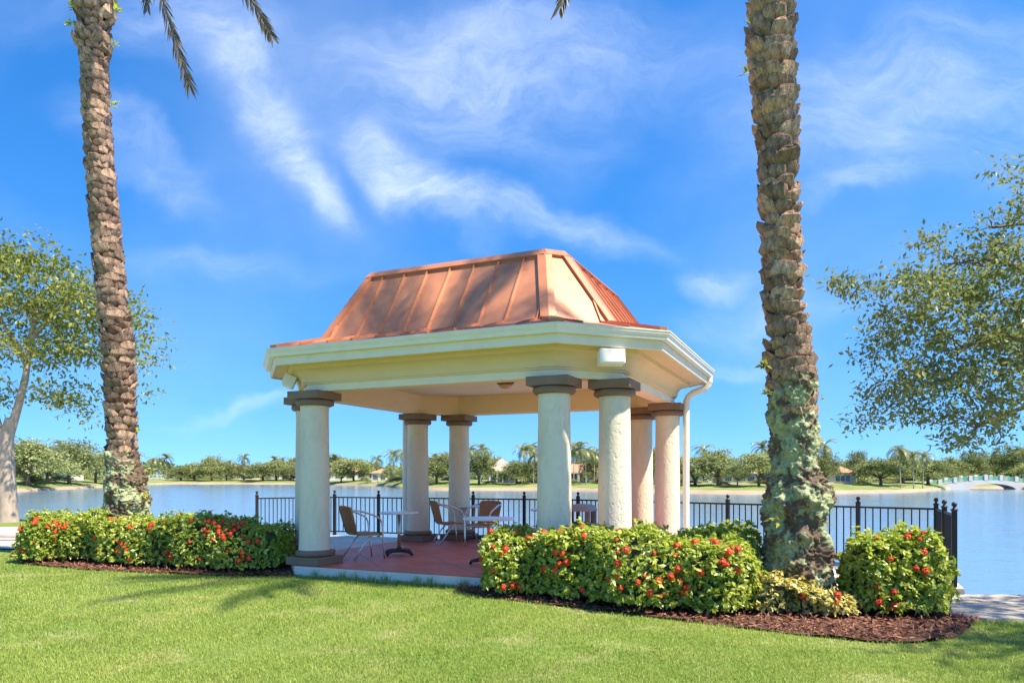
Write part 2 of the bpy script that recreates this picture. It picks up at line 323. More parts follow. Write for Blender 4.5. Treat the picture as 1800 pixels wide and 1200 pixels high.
def inpoly(x, y, poly):
    x = np.asarray(x); y = np.asarray(y); c = np.zeros(x.shape, bool); n = len(poly); j = n-1
    for i in range(n):
        xi, yi = poly[i]; xj, yj = poly[j]
        k = ((yi > y) != (yj > y)) & (x < (xj-xi)*(y-yi)/(yj-yi+1e-12)+xi); c ^= k; j = i
    return c
def ordinal(i):
    w = ['first', 'second', 'third', 'fourth', 'fifth', 'sixth', 'seventh', 'eighth', 'ninth', 'tenth', 'eleventh', 'twelfth', 'thirteenth', 'fourteenth', 'fifteenth', 'sixteenth', 'seventeenth', 'eighteenth', 'nineteenth', 'twentieth',
         'twenty-first', 'twenty-second', 'twenty-third', 'twenty-fourth', 'twenty-fifth', 'twenty-sixth', 'twenty-seventh', 'twenty-eighth', 'twenty-ninth', 'thirtieth',
         'thirty-first', 'thirty-second', 'thirty-third', 'thirty-fourth', 'thirty-fifth', 'thirty-sixth', 'thirty-seventh', 'thirty-eighth', 'thirty-ninth', 'fortieth', 'forty-first', 'forty-second', 'forty-third', 'forty-fourth', 'forty-fifth', 'forty-sixth', 'forty-seventh', 'forty-eighth', 'forty-ninth', 'fiftieth']
    return w[i]

# ------------------------------------------------------------------ ground, terrace, lake
LZ = -.13; WZ = -1.4; FZ = .045               # lawn, water and gazebo floor levels
fence_line = [(-6.2, 17.5), (-4.57, 18.55), (1.5, 16.35), (6.92, 11.75), (6.02, 9.80)]
shore = [(-140, 80), (-60, 47), (-24, 31.0), (-14, 24.5), (-8.4, 19.4)] + fence_line + [(6.6, 9.76), (9, 9.75), (20, 10.2), (80, 16)]
land = [(-140, -120), (140, -120), (140, 16)] + shore[::-1]
def land_mesh():
    bm = bmesh.new(); vs = [bm.verts.new((x, y, LZ)) for x, y in land]; bm.faces.new(vs); bmesh.ops.recalc_face_normals(bm, faces=bm.faces)
    if bm.faces[:][0].normal.z < 0: bmesh.ops.reverse_faces(bm, faces=bm.faces[:])
    bmesh.ops.triangulate(bm, faces=bm.faces[:])
    me = bpy.data.meshes.new('lawn'); bm.to_mesh(me); bm.free(); me.materials.append(M['lawn']); return me
struct(link('lawn', land_mesh()))
def flat(name, poly, z, m, thick=None):
    mb = MB()
    if thick: mb.prism(poly, z-thick, z)
    else: mb.add([(x, y, z) for x, y in poly], [tuple(range(len(poly)))])
    o = mb.build(name, m); 
    return struct(o)
terr = [(6.02, 9.83), (6.88, 11.70), (1.48, 16.30), (-4.55, 18.48), (-6.16, 17.45), (-8.2, 18.9), (-8.0, 15.4), (-3.9, 13.1), (-2.8, 12.2), (0.9, 10.7), (3.2, 9.9), (4.9, 8.9)]
flat('terrace', terr, .0, M['concrete'], .3)
sw = [(4.86, 8.85), (5.33, 8.08), (9, 7.95), (22, 8.2), (22, 10.0), (9, 9.66), (6.05, 9.72)]
flat('sidewalk', sw, -.085, M['path'], .1)
for k in range(9):                                     # brick edging between bed and sidewalk
    t = k/8.; c0 = Vector((4.80, 9.0)).lerp(Vector((5.22, 8.12)), t)
    b = MB().box((c0.x-.06, c0.y, -.105), (.20, .095, .08), R(25), .008).build('brick', M['brick'], bpy.data.objects['sidewalk'])
flat('garden_path', [(-60, 18.5), (-30, 17.4), (-13, 16.5), (-8.3, 15.5), (-8.3, 18.6), (-12.5, 22.4), (-30, 25), (-60, 27)], -.10, M['concrete'])
for yy in (18.0, 19.0):
    b = MB().box((-21, yy+.3, -.085), (22, .16, .02), R(-1.5)).build('reddish_band', M['brick'], bpy.data.objects['garden_path'])  # narrow reddish strips along the path
wl = MB()
for (a, b) in zip(shore[:-1], shore[1:]):
    a = Vector(a); b = Vector(b); d = (b-a).normalized(); nrm = Vector((-d.y, d.x))
    zt = -.02 if a in [Vector(p) for p in fence_line[:-1]] else LZ-.02
    wl.prism([a, b, b+nrm*.12, a+nrm*.12], -2.6, zt)
tag(wl.build('seawall', M['concrete']), 'low concrete seawall at the lake edge below the black fence', 'wall')
MB().add([(-1500, -5, WZ), (1500, -5, WZ), (1500, 1600, WZ), (-1500, 1600, WZ)], [(0, 1, 2, 3)])
o = MB().add([(-1500, 5, WZ), (1500, 5, WZ), (1500, 1600, WZ), (-1500, 1600, WZ)], [(0, 1, 2, 3)]).build('lake', M['water']); struct(o)
# far shore: photograph column -> waterline row
far_pts = [(-900, 900), (-400, 876), (-100, 868), (0, 866), (100, 860.5), (190, 856), (245, 852), (300, 850.5), (420, 850.5), (520, 851), (600, 852.5), (680, 854.5), (700, 858.5), (760, 861), (950, 861.5), (1060, 863), (1180, 866.5), (1330, 868), (1480, 867), (1600, 865), (1646, 861.5), (1690, 858.5), (1780, 858.5), (1830, 862.5), (2100, 876), (2700, 900)]
def shoreY(u):
    v = np.interp(u, [p[0] for p in far_pts], [p[1] for p in far_pts]); return F*(EYE-WZ)/(v-HZ)
PROF = [(-2, -2.2), (0, WZ-.05), (1.5, -1.0), (2.3, -.86), (12, -.25), (30, .25), (60, .5), (150, .7), (900, .8)]
def zprof(d): return float(np.interp(d, [p[0] for p in PROF], [p[1] for p in PROF]))
us = np.linspace(-900, 2700, 241)
def bank(name, i0, i1, m):
    vs = []; fs = []; n = i1-i0
    for k, u in enumerate(us):
        jig = .5*math.sin(k*1.7)+.4*math.sin(k*.61)
        for (d, z) in PROF[i0:i1]:
            Y = shoreY(u)+d*(1+.0)+jig*(1 if d < 100 else 0); vs.append(((u-900)/F*Y, Y, z+(.06*math.sin(k*2.3+d) if 1 < d < 40 else 0)))
    for k in range(len(us)-1):
        for j in range(n-1): fs.append((k*n+j, (k+1)*n+j, (k+1)*n+j+1, k*n+j+1))
    return struct(MB().add(vs, fs).build(name, m, None, True))
bank('far_sand_bank', 0, 4, M['sand']); bank('far_lawn', 3, 9, M['farlawn'])

# ------------------------------------------------------------------ gazebo
G0 = (-.312, 13.571); TH = -.42
gz = thing('gazebo', (G0[0], G0[1], 0), 'open lakeside gazebo with copper roof, cream cornice and eight round columns', 'gazebo', rz=TH)
def g2w(x, y, z=0):
    c, s = math.cos(TH), math.sin(TH); return Vector((G0[0]+c*x-s*y, G0[1]+s*x+c*y, z))
CL, CW, CA = 2.846, 2.56, .696
def octv(L, Wd, a): return [(-L+a, -Wd), (L-a, -Wd), (L, -Wd+a), (L, Wd-a), (L-a, Wd), (-L+a, Wd), (-L, Wd-a), (-L, -Wd+a)]
def off(o): return (CL+o, CW+o, CA+.586*o)
def oloft(rings, close=False, capb=False, capt=False):
    mb = MB(); vs = []; fs = []
    for (L, Wd, a, z) in rings: vs += [(x, y, z) for x, y in octv(L, Wd, a)]
    n = len(rings)
    for i in range(n if close else n-1):
        j = (i+1) % n
        for k in range(8): k2 = (k+1) % 8; fs.append((i*8+k, i*8+k2, j*8+k2, j*8+k))
    if capb: fs.append(tuple(range(7, -1, -1)))
    if capt: fs.append(tuple((n-1)*8+k for k in range(8)))
    return mb.add(vs, fs)
def ring(o, z): return (*off(o), z)
slab = oloft([ring(.34, -.4), ring(.34, FZ-.025), ring(.33, FZ-.012)], capb=True, capt=True).build('floor_slab', M['slab'], gz)
# floor tiles clipped to the slab octagon
def clip(poly, a, b, c):               # keep a*x+b*y<=c
    out = []
    for i in range(len(poly)):
        p, q = poly[i], poly[(i+1) % len(poly)]; dp = a*p[0]+b*p[1]-c; dq = a*q[0]+b*q[1]-c
        if dp <= 0: out.append(p)
        if dp*dq < 0: t = dp/(dp-dq); out.append((p[0]+(q[0]-p[0])*t, p[1]+(q[1]-p[1])*t))
    return out
tL, tW, tA = off(.335); ts = .60
tm = {}
for i in range(-8, 8):
    for j in range(-8, 8):
        # laid diagonally
        cx, cy = (i+.5)*ts, (j+.5)*ts; k = math.sqrt(.5); g = ts/2-.004
        poly = [((cx+a)*k-(cy+b)*k, (cx+a)*k+(cy+b)*k) for a, b in ((-g, -g), (g, -g), (g, g), (-g, g))]
        for (a, b, c) in ((1, 0, tL), (-1, 0, tL), (0, 1, tW), (0, -1, tW), (1, 1, tL+tW-tA), (1, -1, tL+tW-tA), (-1, 1, tL+tW-tA), (-1, -1, tL+tW-tA)):
            if poly: poly = clip(poly, a, b, c)
        if len(poly) > 2:
            xs = [p[0] for p in poly]; ys = [p[1] for p in poly]
            if (max(xs)-min(xs)) < .05 or (max(ys)-min(ys)) < .05: continue
            MB().prism(poly, FZ-.011, FZ+random.uniform(-.0006, .0006)).build('floor_tile', M['tile'], slab)
# columns
for (x, y) in octv(CL, CW, CA):
    prof = []
    for t in np.linspace(0, 1, 15):
        r = .252-.024*t**1.4; prof.append((r, FZ+.235+(2.69-FZ-.235)*t))
    c = MB().lathe([(.262, FZ+.232), (.262, FZ+.25)]+prof[1:-1]+[(.236, 2.665), (.236, 2.69)], n=48).build('column', M['shaft'], gz); c.location = (x, y, 0)
    smooth_angle(c, 50)
    def torus(r0, zc, hh, bulge): return [(r0+bulge*math.cos(a), zc+hh*math.sin(a)) for a in np.linspace(-PI/2, PI/2, 10)]
    p = MB().lathe(torus(.262, 2.735, .055, .05), n=40).build('capital_ring', M['capital'], c, True); smooth_angle(p, 60)
    MB().box((0, 0, 2.853), (.63, .63, .128), 0, .008).build('capital_block', M['capital'], c)
    p = MB().lathe(torus(.262, FZ+.182, .055, .062), n=40).build('base_ring', M['capital'], c, True); smooth_angle(p, 60)
    MB().box((0, 0, FZ+.067), (.66, .66, .128), 0, .008).build('base_block', M['capital'], c)
# entablature
oloft([ring(.13, 2.918), ring(.13, 3.03), ring(.10, 3.03), ring(.10, 2.918)], close=True).build('architrave', M['trim'], gz)
cove = [(.115, 3.028), (.16, 3.03), (.16, 3.055), (.175, 3.06)]
for t in np.linspace(0, 1, 8): a = t*PI/2; cove.append((.18+.19*(1-math.cos(a)), 3.065+.19*math.sin(a)))
cove += [(.40, 3.265), (.40, 3.335)]
fz = oloft([ring(o, z) for o, z in cove]).build('frieze', M['cream'], gz)
oloft([ring(.10, 2.922), ring(-.16, 2.922), ring(-.16, 3.36)]).build('inner_beam', M['ceil'], gz)
oloft([ring(-.12, 3.335), ring(-.12, 3.36)], capb=True).build('ceiling', M['ceil'], gz)
EL, EW, EA = 3.72, 3.33, 1.235
def er(o, z): return (EL+o, EW+o, EA+.586*o, z)
oloft([ring(.39, 3.335), er(-.16, 3.325)]).build('soffit', M['cream'], gz)
oloft([er(-.165, 3.30), er(-.14, 3.295), er(-.125, 3.305), er(-.125, 3.40), er(-.125, 3.52), er(-.165, 3.52)], close=True).build('fascia', M['trim'], gz)
oloft([er(-.12, 3.43), er(-.055, 3.425), er(-.045, 3.44), er(-.04, 3.475), er(-.012, 3.51), er(-.012, 3.535), er(0, 3.54), er(0, 3.555), er(-.02, 3.555), er(-.022, 3.53), er(-.115, 3.445), er(-.12, 3.555)], close=True).build('gutter', M['gutter'], gz)
# roof
LV = [(EL-.07, EW-.07, EA-.04, 3.575), (2.80, 2.50, .76, 3.80), (1.90, 1.66, .25, 5.06)]
FACES = []
for i in range(8):
    p = [octv(*l[:3]) for l in LV]; a = [Vector((*q[i], LV[k][3])) for k, q in enumerate(p)]; b = [Vector((*q[(i+1) % 8], LV[k][3])) for k, q in enumerate(p)]
    FACES.append((a, b))
roof = oloft([(*LV[0][:3], LV[0][3]-.03), (*LV[1][:3], LV[1][3]-.03), (*LV[2][:3], LV[2][3]-.03)], capb=True, capt=True).build('roof', M['copper'], gz)
def face_frame(i):
    a, b = FACES[i]; t = (b[0]-a[0]).normalized(); bands = []
    for k in range(2):
        up = ((a[k+1]+b[k+1])-(a[k]+b[k])); nn = t.cross(up).normalized()
        bands.append(nn)
    return t, bands
def pt(i, k, tt):                     # point on face i at level k, tangent coordinate tt
    a, b = FACES[i]; t = (b[0]-a[0]).normalized(); return a[k]+t*(tt-a[k].dot(t))
def bounds(i, k):
    a, b = FACES[i]; t = (b[0]-a[0]).normalized(); return a[k].dot(t), b[k].dot(t)
def seam_pts(i, tt):
    pts = []
    for k in range(3):
        lo, hi = bounds(i, k)
        if lo+.01 <= tt <= hi-.01: pts.append((k, pt(i, k, tt)))
        elif k > 0 and pts and pts[-1][0] == k-1:
            lo0, hi0 = bounds(i, k-1)
            s = (tt-hi0)/(hi-hi0) if tt > hi else (tt-lo0)/(lo-lo0)
            pts.append((k, pt(i, k-1, tt).lerp(pt(i, k, tt), s))); break
    return [p for _, p in pts]
def panel(i, t0, t1):
    mb = MB(); t, nn = face_frame(i)
    for k in range(2):
        lo0, hi0 = bounds(i, k); lo1, hi1 = bounds(i, k+1)
        poly = [(lo0, 0), (hi0, 0), (hi1, 1), (lo1, 1)]
        poly = clip(poly, -1, 0, -t0)
        if len(poly) > 2: poly = clip(poly, 1, 0, t1)
        if len(poly) < 3: continue
        pts = [pt(i, k, x).lerp(pt(i, k+1, x), y) for x, y in poly]
        mb.slabpoly(pts, nn[k]*-.014)
    if mb.f: mb.build('roof_panel', M['copper'], roof)
for i in range(8):
    t, nn = face_frame(i); lo, hi = bounds(i, 0); lo2, hi2 = bounds(i, 2); mid = (lo2+hi2)/2
    if i in (0, 4): seams = [mid+.445*k for k in (-3, -2, -1, 0, 1, 2, 3)]+[mid-1.86, mid+1.86]
    elif i in (2, 6): seams = [mid+.445*k for k in (-2.5, -1.5, -.5, .5, 1.5, 2.5)]+[mid-1.56, mid+1.56]
    else: seams = [mid-.36, mid+.36]
    seams = sorted(seams); ed = [lo-1]+seams+[hi+1]
    for a, b in zip(ed[:-1], ed[1:]): panel(i, a+.002, b-.002)
    for sx in seams:
        ps = seam_pts(i, sx)
        if len(ps) < 2: continue
        mb = MB()
        for k in range(len(ps)-1):
            n_ = nn[k]; q = [ps[k]-t*.011, ps[k]+t*.011, ps[k+1]+t*.011, ps[k+1]-t*.011]
            mb.slabpoly([p-n_*.012 for p in q], n_*.044)
        mb.build('standing_seam', M['copper_seam'], roof)
    # ridge cap on this face and the two hip flanges
    a, b = FACES[i]; up = (a[1]-a[2]).normalized(); n1 = nn[1]
    dn = ((a[1]+b[1])/2-(a[2]+b[2])/2); dn = (dn-t*dn.dot(t)).normalized()
    e = .11; sh = (a[1]-a[2]); sa = sh/ sh.dot(dn); sb_ = (b[1]-b[2]); sb_ = sb_/sb_.dot(dn)
    MB().slabpoly([a[2]+Vector((0, 0, .045)), b[2]+Vector((0, 0, .045)), b[2]+sb_*e+n1*.05, a[2]+sa*e+n1*.05], n1*-.055).build('ridge_cap', M['copper_seam'], roof)
    for (edge, sgn) in ((a, 1), (b, -1)):
        mb = MB(); w = .115 if i % 2 == 0 else .10
        for k in range(2):
            lim = k == 1
            p0, p1 = edge[k], edge[k+1]
            if lim: p1 = p0.lerp(p1, .945)
            hn = Vector((edge[k].x, edge[k].y, 0)).normalized()*.02+Vector((0, 0, .04))
            mb.slabpoly([p0+hn, p0+t*sgn*w+nn[k]*.048, p1+t*sgn*w+nn[k]*.048, p1+hn], nn[k]*-.05)
        mb.build('hip_cap', M['copper_seam'], roof)
oloft([(LV[2][0]+.0, LV[2][1]+.0, LV[2][2], 5.07), (LV[2][0]-.1, LV[2][1]-.1, LV[2][2]-.05, 5.112)], capb=True, capt=True).build('flat_top', M['copper_seam'], roof)
# downspouts
for s in (1, -1):
    path = [(3.62, 2.03, 3.45), (3.62, 2.03, 3.34), (3.60, 2.02, 3.27), (3.54, 2.0, 3.21), (3.43, 1.96, 3.165), (3.33, 1.93, 3.125), (3.25, 1.91, 3.06), (3.21, 1.90, 2.97), (3.20, 1.90, 2.8), (3.20, 1.90, 1.5), (3.20, 1.90, .0)]
    p = MB().tube([(x*s, y, z) for x, y, z in path], [.064]*11, 14).build('downspout', M['gutter'], gz, True); smooth_angle(p, 50)
    for k in range(7):
        q = Vector(path[3]).lerp(Vector(path[1]), k/6.); q = Vector((q.x*s, q.y, q.z))
        d = (Vector(path[1])-Vector(path[3])); d = Vector((d.x*s, d.y, d.z)).normalized()
        MB().tube([q-d*.004, q+d*.004], .071, 14).build('spout_rib', M['gutter'], p)
# speakers, ceiling lamp
def speaker(lx, ly, rz, tilt, label):
    w = g2w(lx, ly, 3.155)
    t = thing('speaker', w, label, 'speaker', rz=rz+TH)
    b = MB().box((0, 0, 0), (.36, .20, .21), 0, .02).build('case', M['spk'], t); b.rotation_euler = (tilt, 0, 0)
    MB().box((0, -.102, 0), (.32, .008, .175), 0, .003).build('grille', M['gutter'], b)
    MB().tube([(0, .04, .09), (0, .07, .14), (0, .12, .15)], .014, 8).build('bracket', M['trim'], t)
ca = (CL-CA/2+.30, -(CW-CA/2)-.30)
speaker(ca[0]+.20, ca[1]-.06, R(30), R(-7), 'white box speaker under the eave above the two front right columns')
speaker(-ca[0]-.02, ca[1]+.10, R(-50), R(-22), 'white box speaker hanging below the left corner of the eave')
w = g2w(0, .45, 3.335); t = thing('ceiling_light', w, 'small bronze dome light in the middle of the gazebo ceiling', 'light')
MB().lathe([(.17, 0), (.17, -.03), (.14, -.05)], n=24).build('light_base', M['lamp'], t)
MB().lathe([(.135, -.05), (.12, -.09), (.08, -.12), (.0, -.135)], n=24).build('light_shade', M['lampglass'], t, True)

# ------------------------------------------------------------------ furniture
def make_chair(name, x, y, face, label):
    t = thing(name, (x, y, FZ), label, 'chair', 'wicker chairs in the gazebo', face)
    # faces +X
    seat = []
    n, m = 6, 6; vs = []; fs = []
    for i in range(n):
        for j in range(m):
            u = i/(n-1.); v = j/(m-1.)-.5; xx = -.23+.47*u
            wv = .47+.04*u
            vs.append((xx, v*wv, .48-.02*math.sin(u*PI)-.02*(1-(2*v)**2)-(.03*max(0, u-.8)/.2)))
    for i in range(n-1):
        for j in range(m-1): fs.append((i*m+j, (i+1)*m+j, (i+1)*m+j+1, i*m+j+1))
    top = len(vs); vs += [(a, b, c-.035) for a, b, c in vs]; fs2 = [tuple(q+top for q in f[::-1]) for f in fs]
    rim = [i*m for i in range(n)]+[(n-1)*m+j for j in range(1, m)]+[i*m+m-1 for i in range(n-2, -1, -1)]+[j for j in range(m-2, 0, -1)]
    sides = [(rim[k], rim[(k+1) % len(rim)], rim[(k+1) % len(rim)]+top, rim[k]+top) for k in range(len(rim))]
    MB().add(vs, fs+fs2+sides).build('seat', M['wicker'], t, True)
    # curved back panel made of woven strips (gaps between) inside a rim
    def bp(u, v):
        lean = -.235-.115*u; yy = v*(.44+.07*u); return Vector((lean-.05*(1-(2*v)**2)*(.4+.6*u), yy, .47+.46*u-.02*(2*v)**2*u))
    bk = MB()
    for j in range(15):
        v0 = -.5+j/15.+.008; v1 = -.5+(j+1)/15.-.008
        for i in range(8):
            a, b, c, d = bp(i/8., v0), bp(i/8., v1), bp((i+1)/8., v1), bp((i+1)/8., v0); bk.slabpoly([a, b, c, d], (.012, 0, 0))
    for i in range(1, 14):
        u0 = i/14.; bk.tube([bp(u0, v)+Vector((.008, 0, 0)) for v in np.linspace(-.5, .5, 9)], .009, 5)
    back = bk.build('backrest', M['wicker'], t)
    MB().tube([bp(0, -.5), bp(.5, -.5), bp(.93, -.5), bp(1, -.46)]+[bp(1, v) for v in np.linspace(-.38, .38, 9)]+[bp(1, .46), bp(.93, .5), bp(.5, .5), bp(0, .5)], .019, 8).build('back_rim', M['wicker'], back, True)
    for s in (-1, 1):
        MB().tube([bp(.92, .5*s)+Vector((0, .012*s, 0)), (-.18, .285*s, .855), (0, .30*s, .80), (.13, .30*s, .745), (.19, .30*s, .70), (.222, .295*s, .63), (.235, .29*s, .5), (.26, .27*s, .2), (.285, .26*s, .0)], .0165, 8).build('arm_and_front_leg', M['alu'], t, True)
        MB().tube([(.06, .245*s, .44), (-.08, .25*s, .30), (-.29, .265*s, 0)], .0165, 8).build('rear_leg', M['alu'], t, True)
        MB().tube([(.235, .285*s, .42), (-.18, .245*s, .42)], .011, 6).build('seat_rail', M['alu'], t, True)
    MB().tube([(.236, -.285, .42), (.236, .285, .42)], .011, 6).build('cross_rail', M['alu'], t, True)
    return t
def make_table(x, y, r, h, label, rz=0):
    t = thing('cafe_table', (x, y, FZ), label, 'table', 'round white cafe tables in the gazebo', rz)
    MB().lathe([(r-.012, h-.034), (r, h-.026), (r, h-.008), (r-.01, h)], n=48).build('table_top', M['ttop'], t)
    MB().lathe([(.03, .10), (.03, h-.034)], n=16).build('pole', M['pole'], t, True)
    b = MB().lathe([(.085, .05), (.08, .09), (.04, .14), (.03, .145)], n=16).build('base_hub', M['dark'], t)
    for k in range(4):
        a = PI/4+k*PI/2; c, s = math.cos(a), math.sin(a)
        f = MB().tube([(c*.04, s*.04, .085), (c*.18, s*.18, .08), (c*.29, s*.29, .06), (c*.325, s*.325, .012)], [.035, .032, .028, .026], 8).build('foot', M['dark'], b, True)
    return t
make_chair('wicker_chair', -2.66, 12.9, R(36), 'brown wicker chair nearest the front left column, facing right')
make_chair('wicker_chair', -1.38, 15.75, R(24), 'brown wicker chair facing right in front of the back left columns')
make_chair('wicker_chair', -.62, 15.15, R(-118), 'brown wicker chair facing forward behind the larger white table')
make_chair('wicker_chair', .74, 13.9, R(172), 'wicker chair mostly hidden behind the front column, only its arm showing')
make_table(-2.11, 13.45, .36, .80, 'round white table beside the nearest wicker chair', R(12))
make_table(-.385, 11.9, .43, .78, 'larger round white table beside the right hedge', R(30))
make_table(-.86, 16.3, .36, .80, 'small white table farthest back, behind the chairs', R(5))
make_table(.80, 15.1, .42, .78, 'white table edge showing left of the front right column')
def trash():
    t = thing('trash_bin', (1.42, 15.2, 0), 'grey square litter bin with arched hood between the front right columns', 'litter bin', rz=R(-22))
    MB().box((0, 0, .26), (.60, .60, .50), 0, .03).build('body', M['bin'], t)
    for sx in (-1, 1):
        for sy in (-1, 1): MB().box((sx*.25, sy*.25, .66), (.10, .10, .32), 0, .02).build('corner_post', M['bin'], t)
    # hood: curved top with rounded arch edges
    mb = MB(); n = 10; prof = [(-.31+.62*k/n, .80+.12*math.sqrt(max(0, 1-((k/n-.5)*2)**4))) for k in range(n+1)]
    ring_ = [(x, z) for x, z in prof]+[(.31, .78), (-.31, .78)]
    vs = [(x, -.31, z) for x, z in ring_]+[(x, .31, z) for x, z in ring_]; m = len(ring_)
    mb.add(vs, [tuple(range(m)), tuple(range(2*m-1, m-1, -1))]+[(i, (i+1) % m, m+(i+1) % m, m+i) for i in range(m)])
    mb.build('hood', M['binlid'], t)
    MB().lathe([(.2, .50), (.2, .54), (.17, .55)], n=20).build('liner_rim', M['dark'], t)
trash()

# ------------------------------------------------------------------ fence
def fence():
    t = thing('fence', (fence_line[0][0], fence_line[0][1], 0), 'black metal picket fence with ball-topped posts along the lake edge', 'fence')
    o0 = Vector((fence_line[0][0], fence_line[0][1], 0))
    post_me = MB().box((0, 0, .52), (.065, .065, 1.04)).mesh('post', M['iron'])
    cap_me = MB().lathe([(.046, 1.04), (.046, 1.055), (.02, 1.075), (.016, 1.09), (.03, 1.10), (.036, 1.125), (.026, 1.15), (.0, 1.16)], n=12).mesh('ball_finial', M['iron'], True)
    pick_me = MB().box((0, 0, .535), (.018, .018, .87)).mesh('picket', M['iron'])
    posts = []
    for si, (a, b) in enumerate(zip(fence_line[:-1], fence_line[1:])):
        a = Vector((*a, 0)); b = Vector((*b, 0)); L = (b-a).length; n = max(1, round(L/1.24)); ang = math.atan2((b-a).y, (b-a).x)
        for k in range(n):
            p, q = a.lerp(b, k/n), a.lerp(b, (k+1)/n)
            posts.append((p, ang))
            for z in (.975, .10):
                mb = MB(); mid = (p+q)/2-o0; mb.box((mid.x, mid.y, z), ((q-p).length-.067, .03, .032), ang); mb.build('rail', M['iron'], t)
            for j in range(1, 10):
                link('picket', pick_me, t, p.lerp(q, j/10.)-o0, (0, 0, ang))
        if si == len(fence_line)-2: posts.append((b, ang))
    for p, ang in posts:
        po = link('post', post_me, t, p-o0, (0, 0, ang)); link('ball_finial', cap_me, po)
fence()

# ------------------------------------------------------------------ planting beds
left_bed = [gp(*p, LZ) for p in ((20, 972), (40, 992), (140, 1001), (250, 1007), (360, 1011), (470, 1014), (600, 1010))]+[(-2.6, 12.1), (-3.2, 13.2), (-7.2, 15.2), (-9.9, 15.6)]
right_bed = [gp(*p, LZ) for p in ((800, 1036), (850, 1050), (960, 1063), (1100, 1080), (1250, 1098), (1400, 1116), (1530, 1129), (1620, 1131), (1680, 1122), (1702, 1108))]+[(5.25, 8.15), (4.75, 9.05), (3.1, 9.95), (.7, 10.95), (-.4, 11.3)]
for nm, pl in (('left_mulch_bed', left_bed), ('right_mulch_bed', right_bed)):
    c = Vector((sum(p[0] for p in pl)/len(pl), sum(p[1] for p in pl)/len(pl)))
    bm = bmesh.new(); bm.faces.new([bm.verts.new((x, y, LZ+.015)) for x, y in pl]); bmesh.ops.triangulate(bm, faces=bm.faces[:])
    bmesh.ops.subdivide_edges(bm, edges=bm.edges[:], cuts=6, use_grid_fill=True)
    for v in bm.verts: v.co.z += .02*math.sin(v.co.x*7+v.co.y*5)*math.sin(v.co.y*9)+.012
    bmesh.ops.recalc_face_normals(bm, faces=bm.faces[:])
    me = bpy.data.meshes.new(nm); bm.to_mesh(me); bm.free(); me.materials.append(M['mulch']); struct(link(nm.replace('left_', '').replace('right_', ''), me))
    n = 9000; xs = rng.uniform(min(p[0] for p in pl), max(p[0] for p in pl), n*3); ys = rng.uniform(min(p[1] for p in pl), max(p[1] for p in pl), n*3)
    k = inpoly(xs, ys, pl); xs, ys = xs[k][:n], ys[k][:n]; n = len(xs)
    P = np.stack([xs, ys, np.full(n, LZ+.035)+rng.uniform(0, .03, n)], 1); D = rng.normal(size=(n, 3)); D[:, 2] *= .35
    V = leaf_verts(P, D, np.tile([0, 0, 1.], (n, 1))+rng.normal(size=(n, 3))*.4, rng.uniform(.04, .11, n), rng.uniform(.012, .03, n), 0)
    tag(link('mulch_chips', quads_mesh('mulch_chips', V, rng.uniform(0, 1, n)**1.5, M['chip'], 4, LEAF_F)), 'shredded red bark mulch under the ' + ('left' if 'left' in nm else 'right') + ' hedge', 'mulch', kind='stuff')
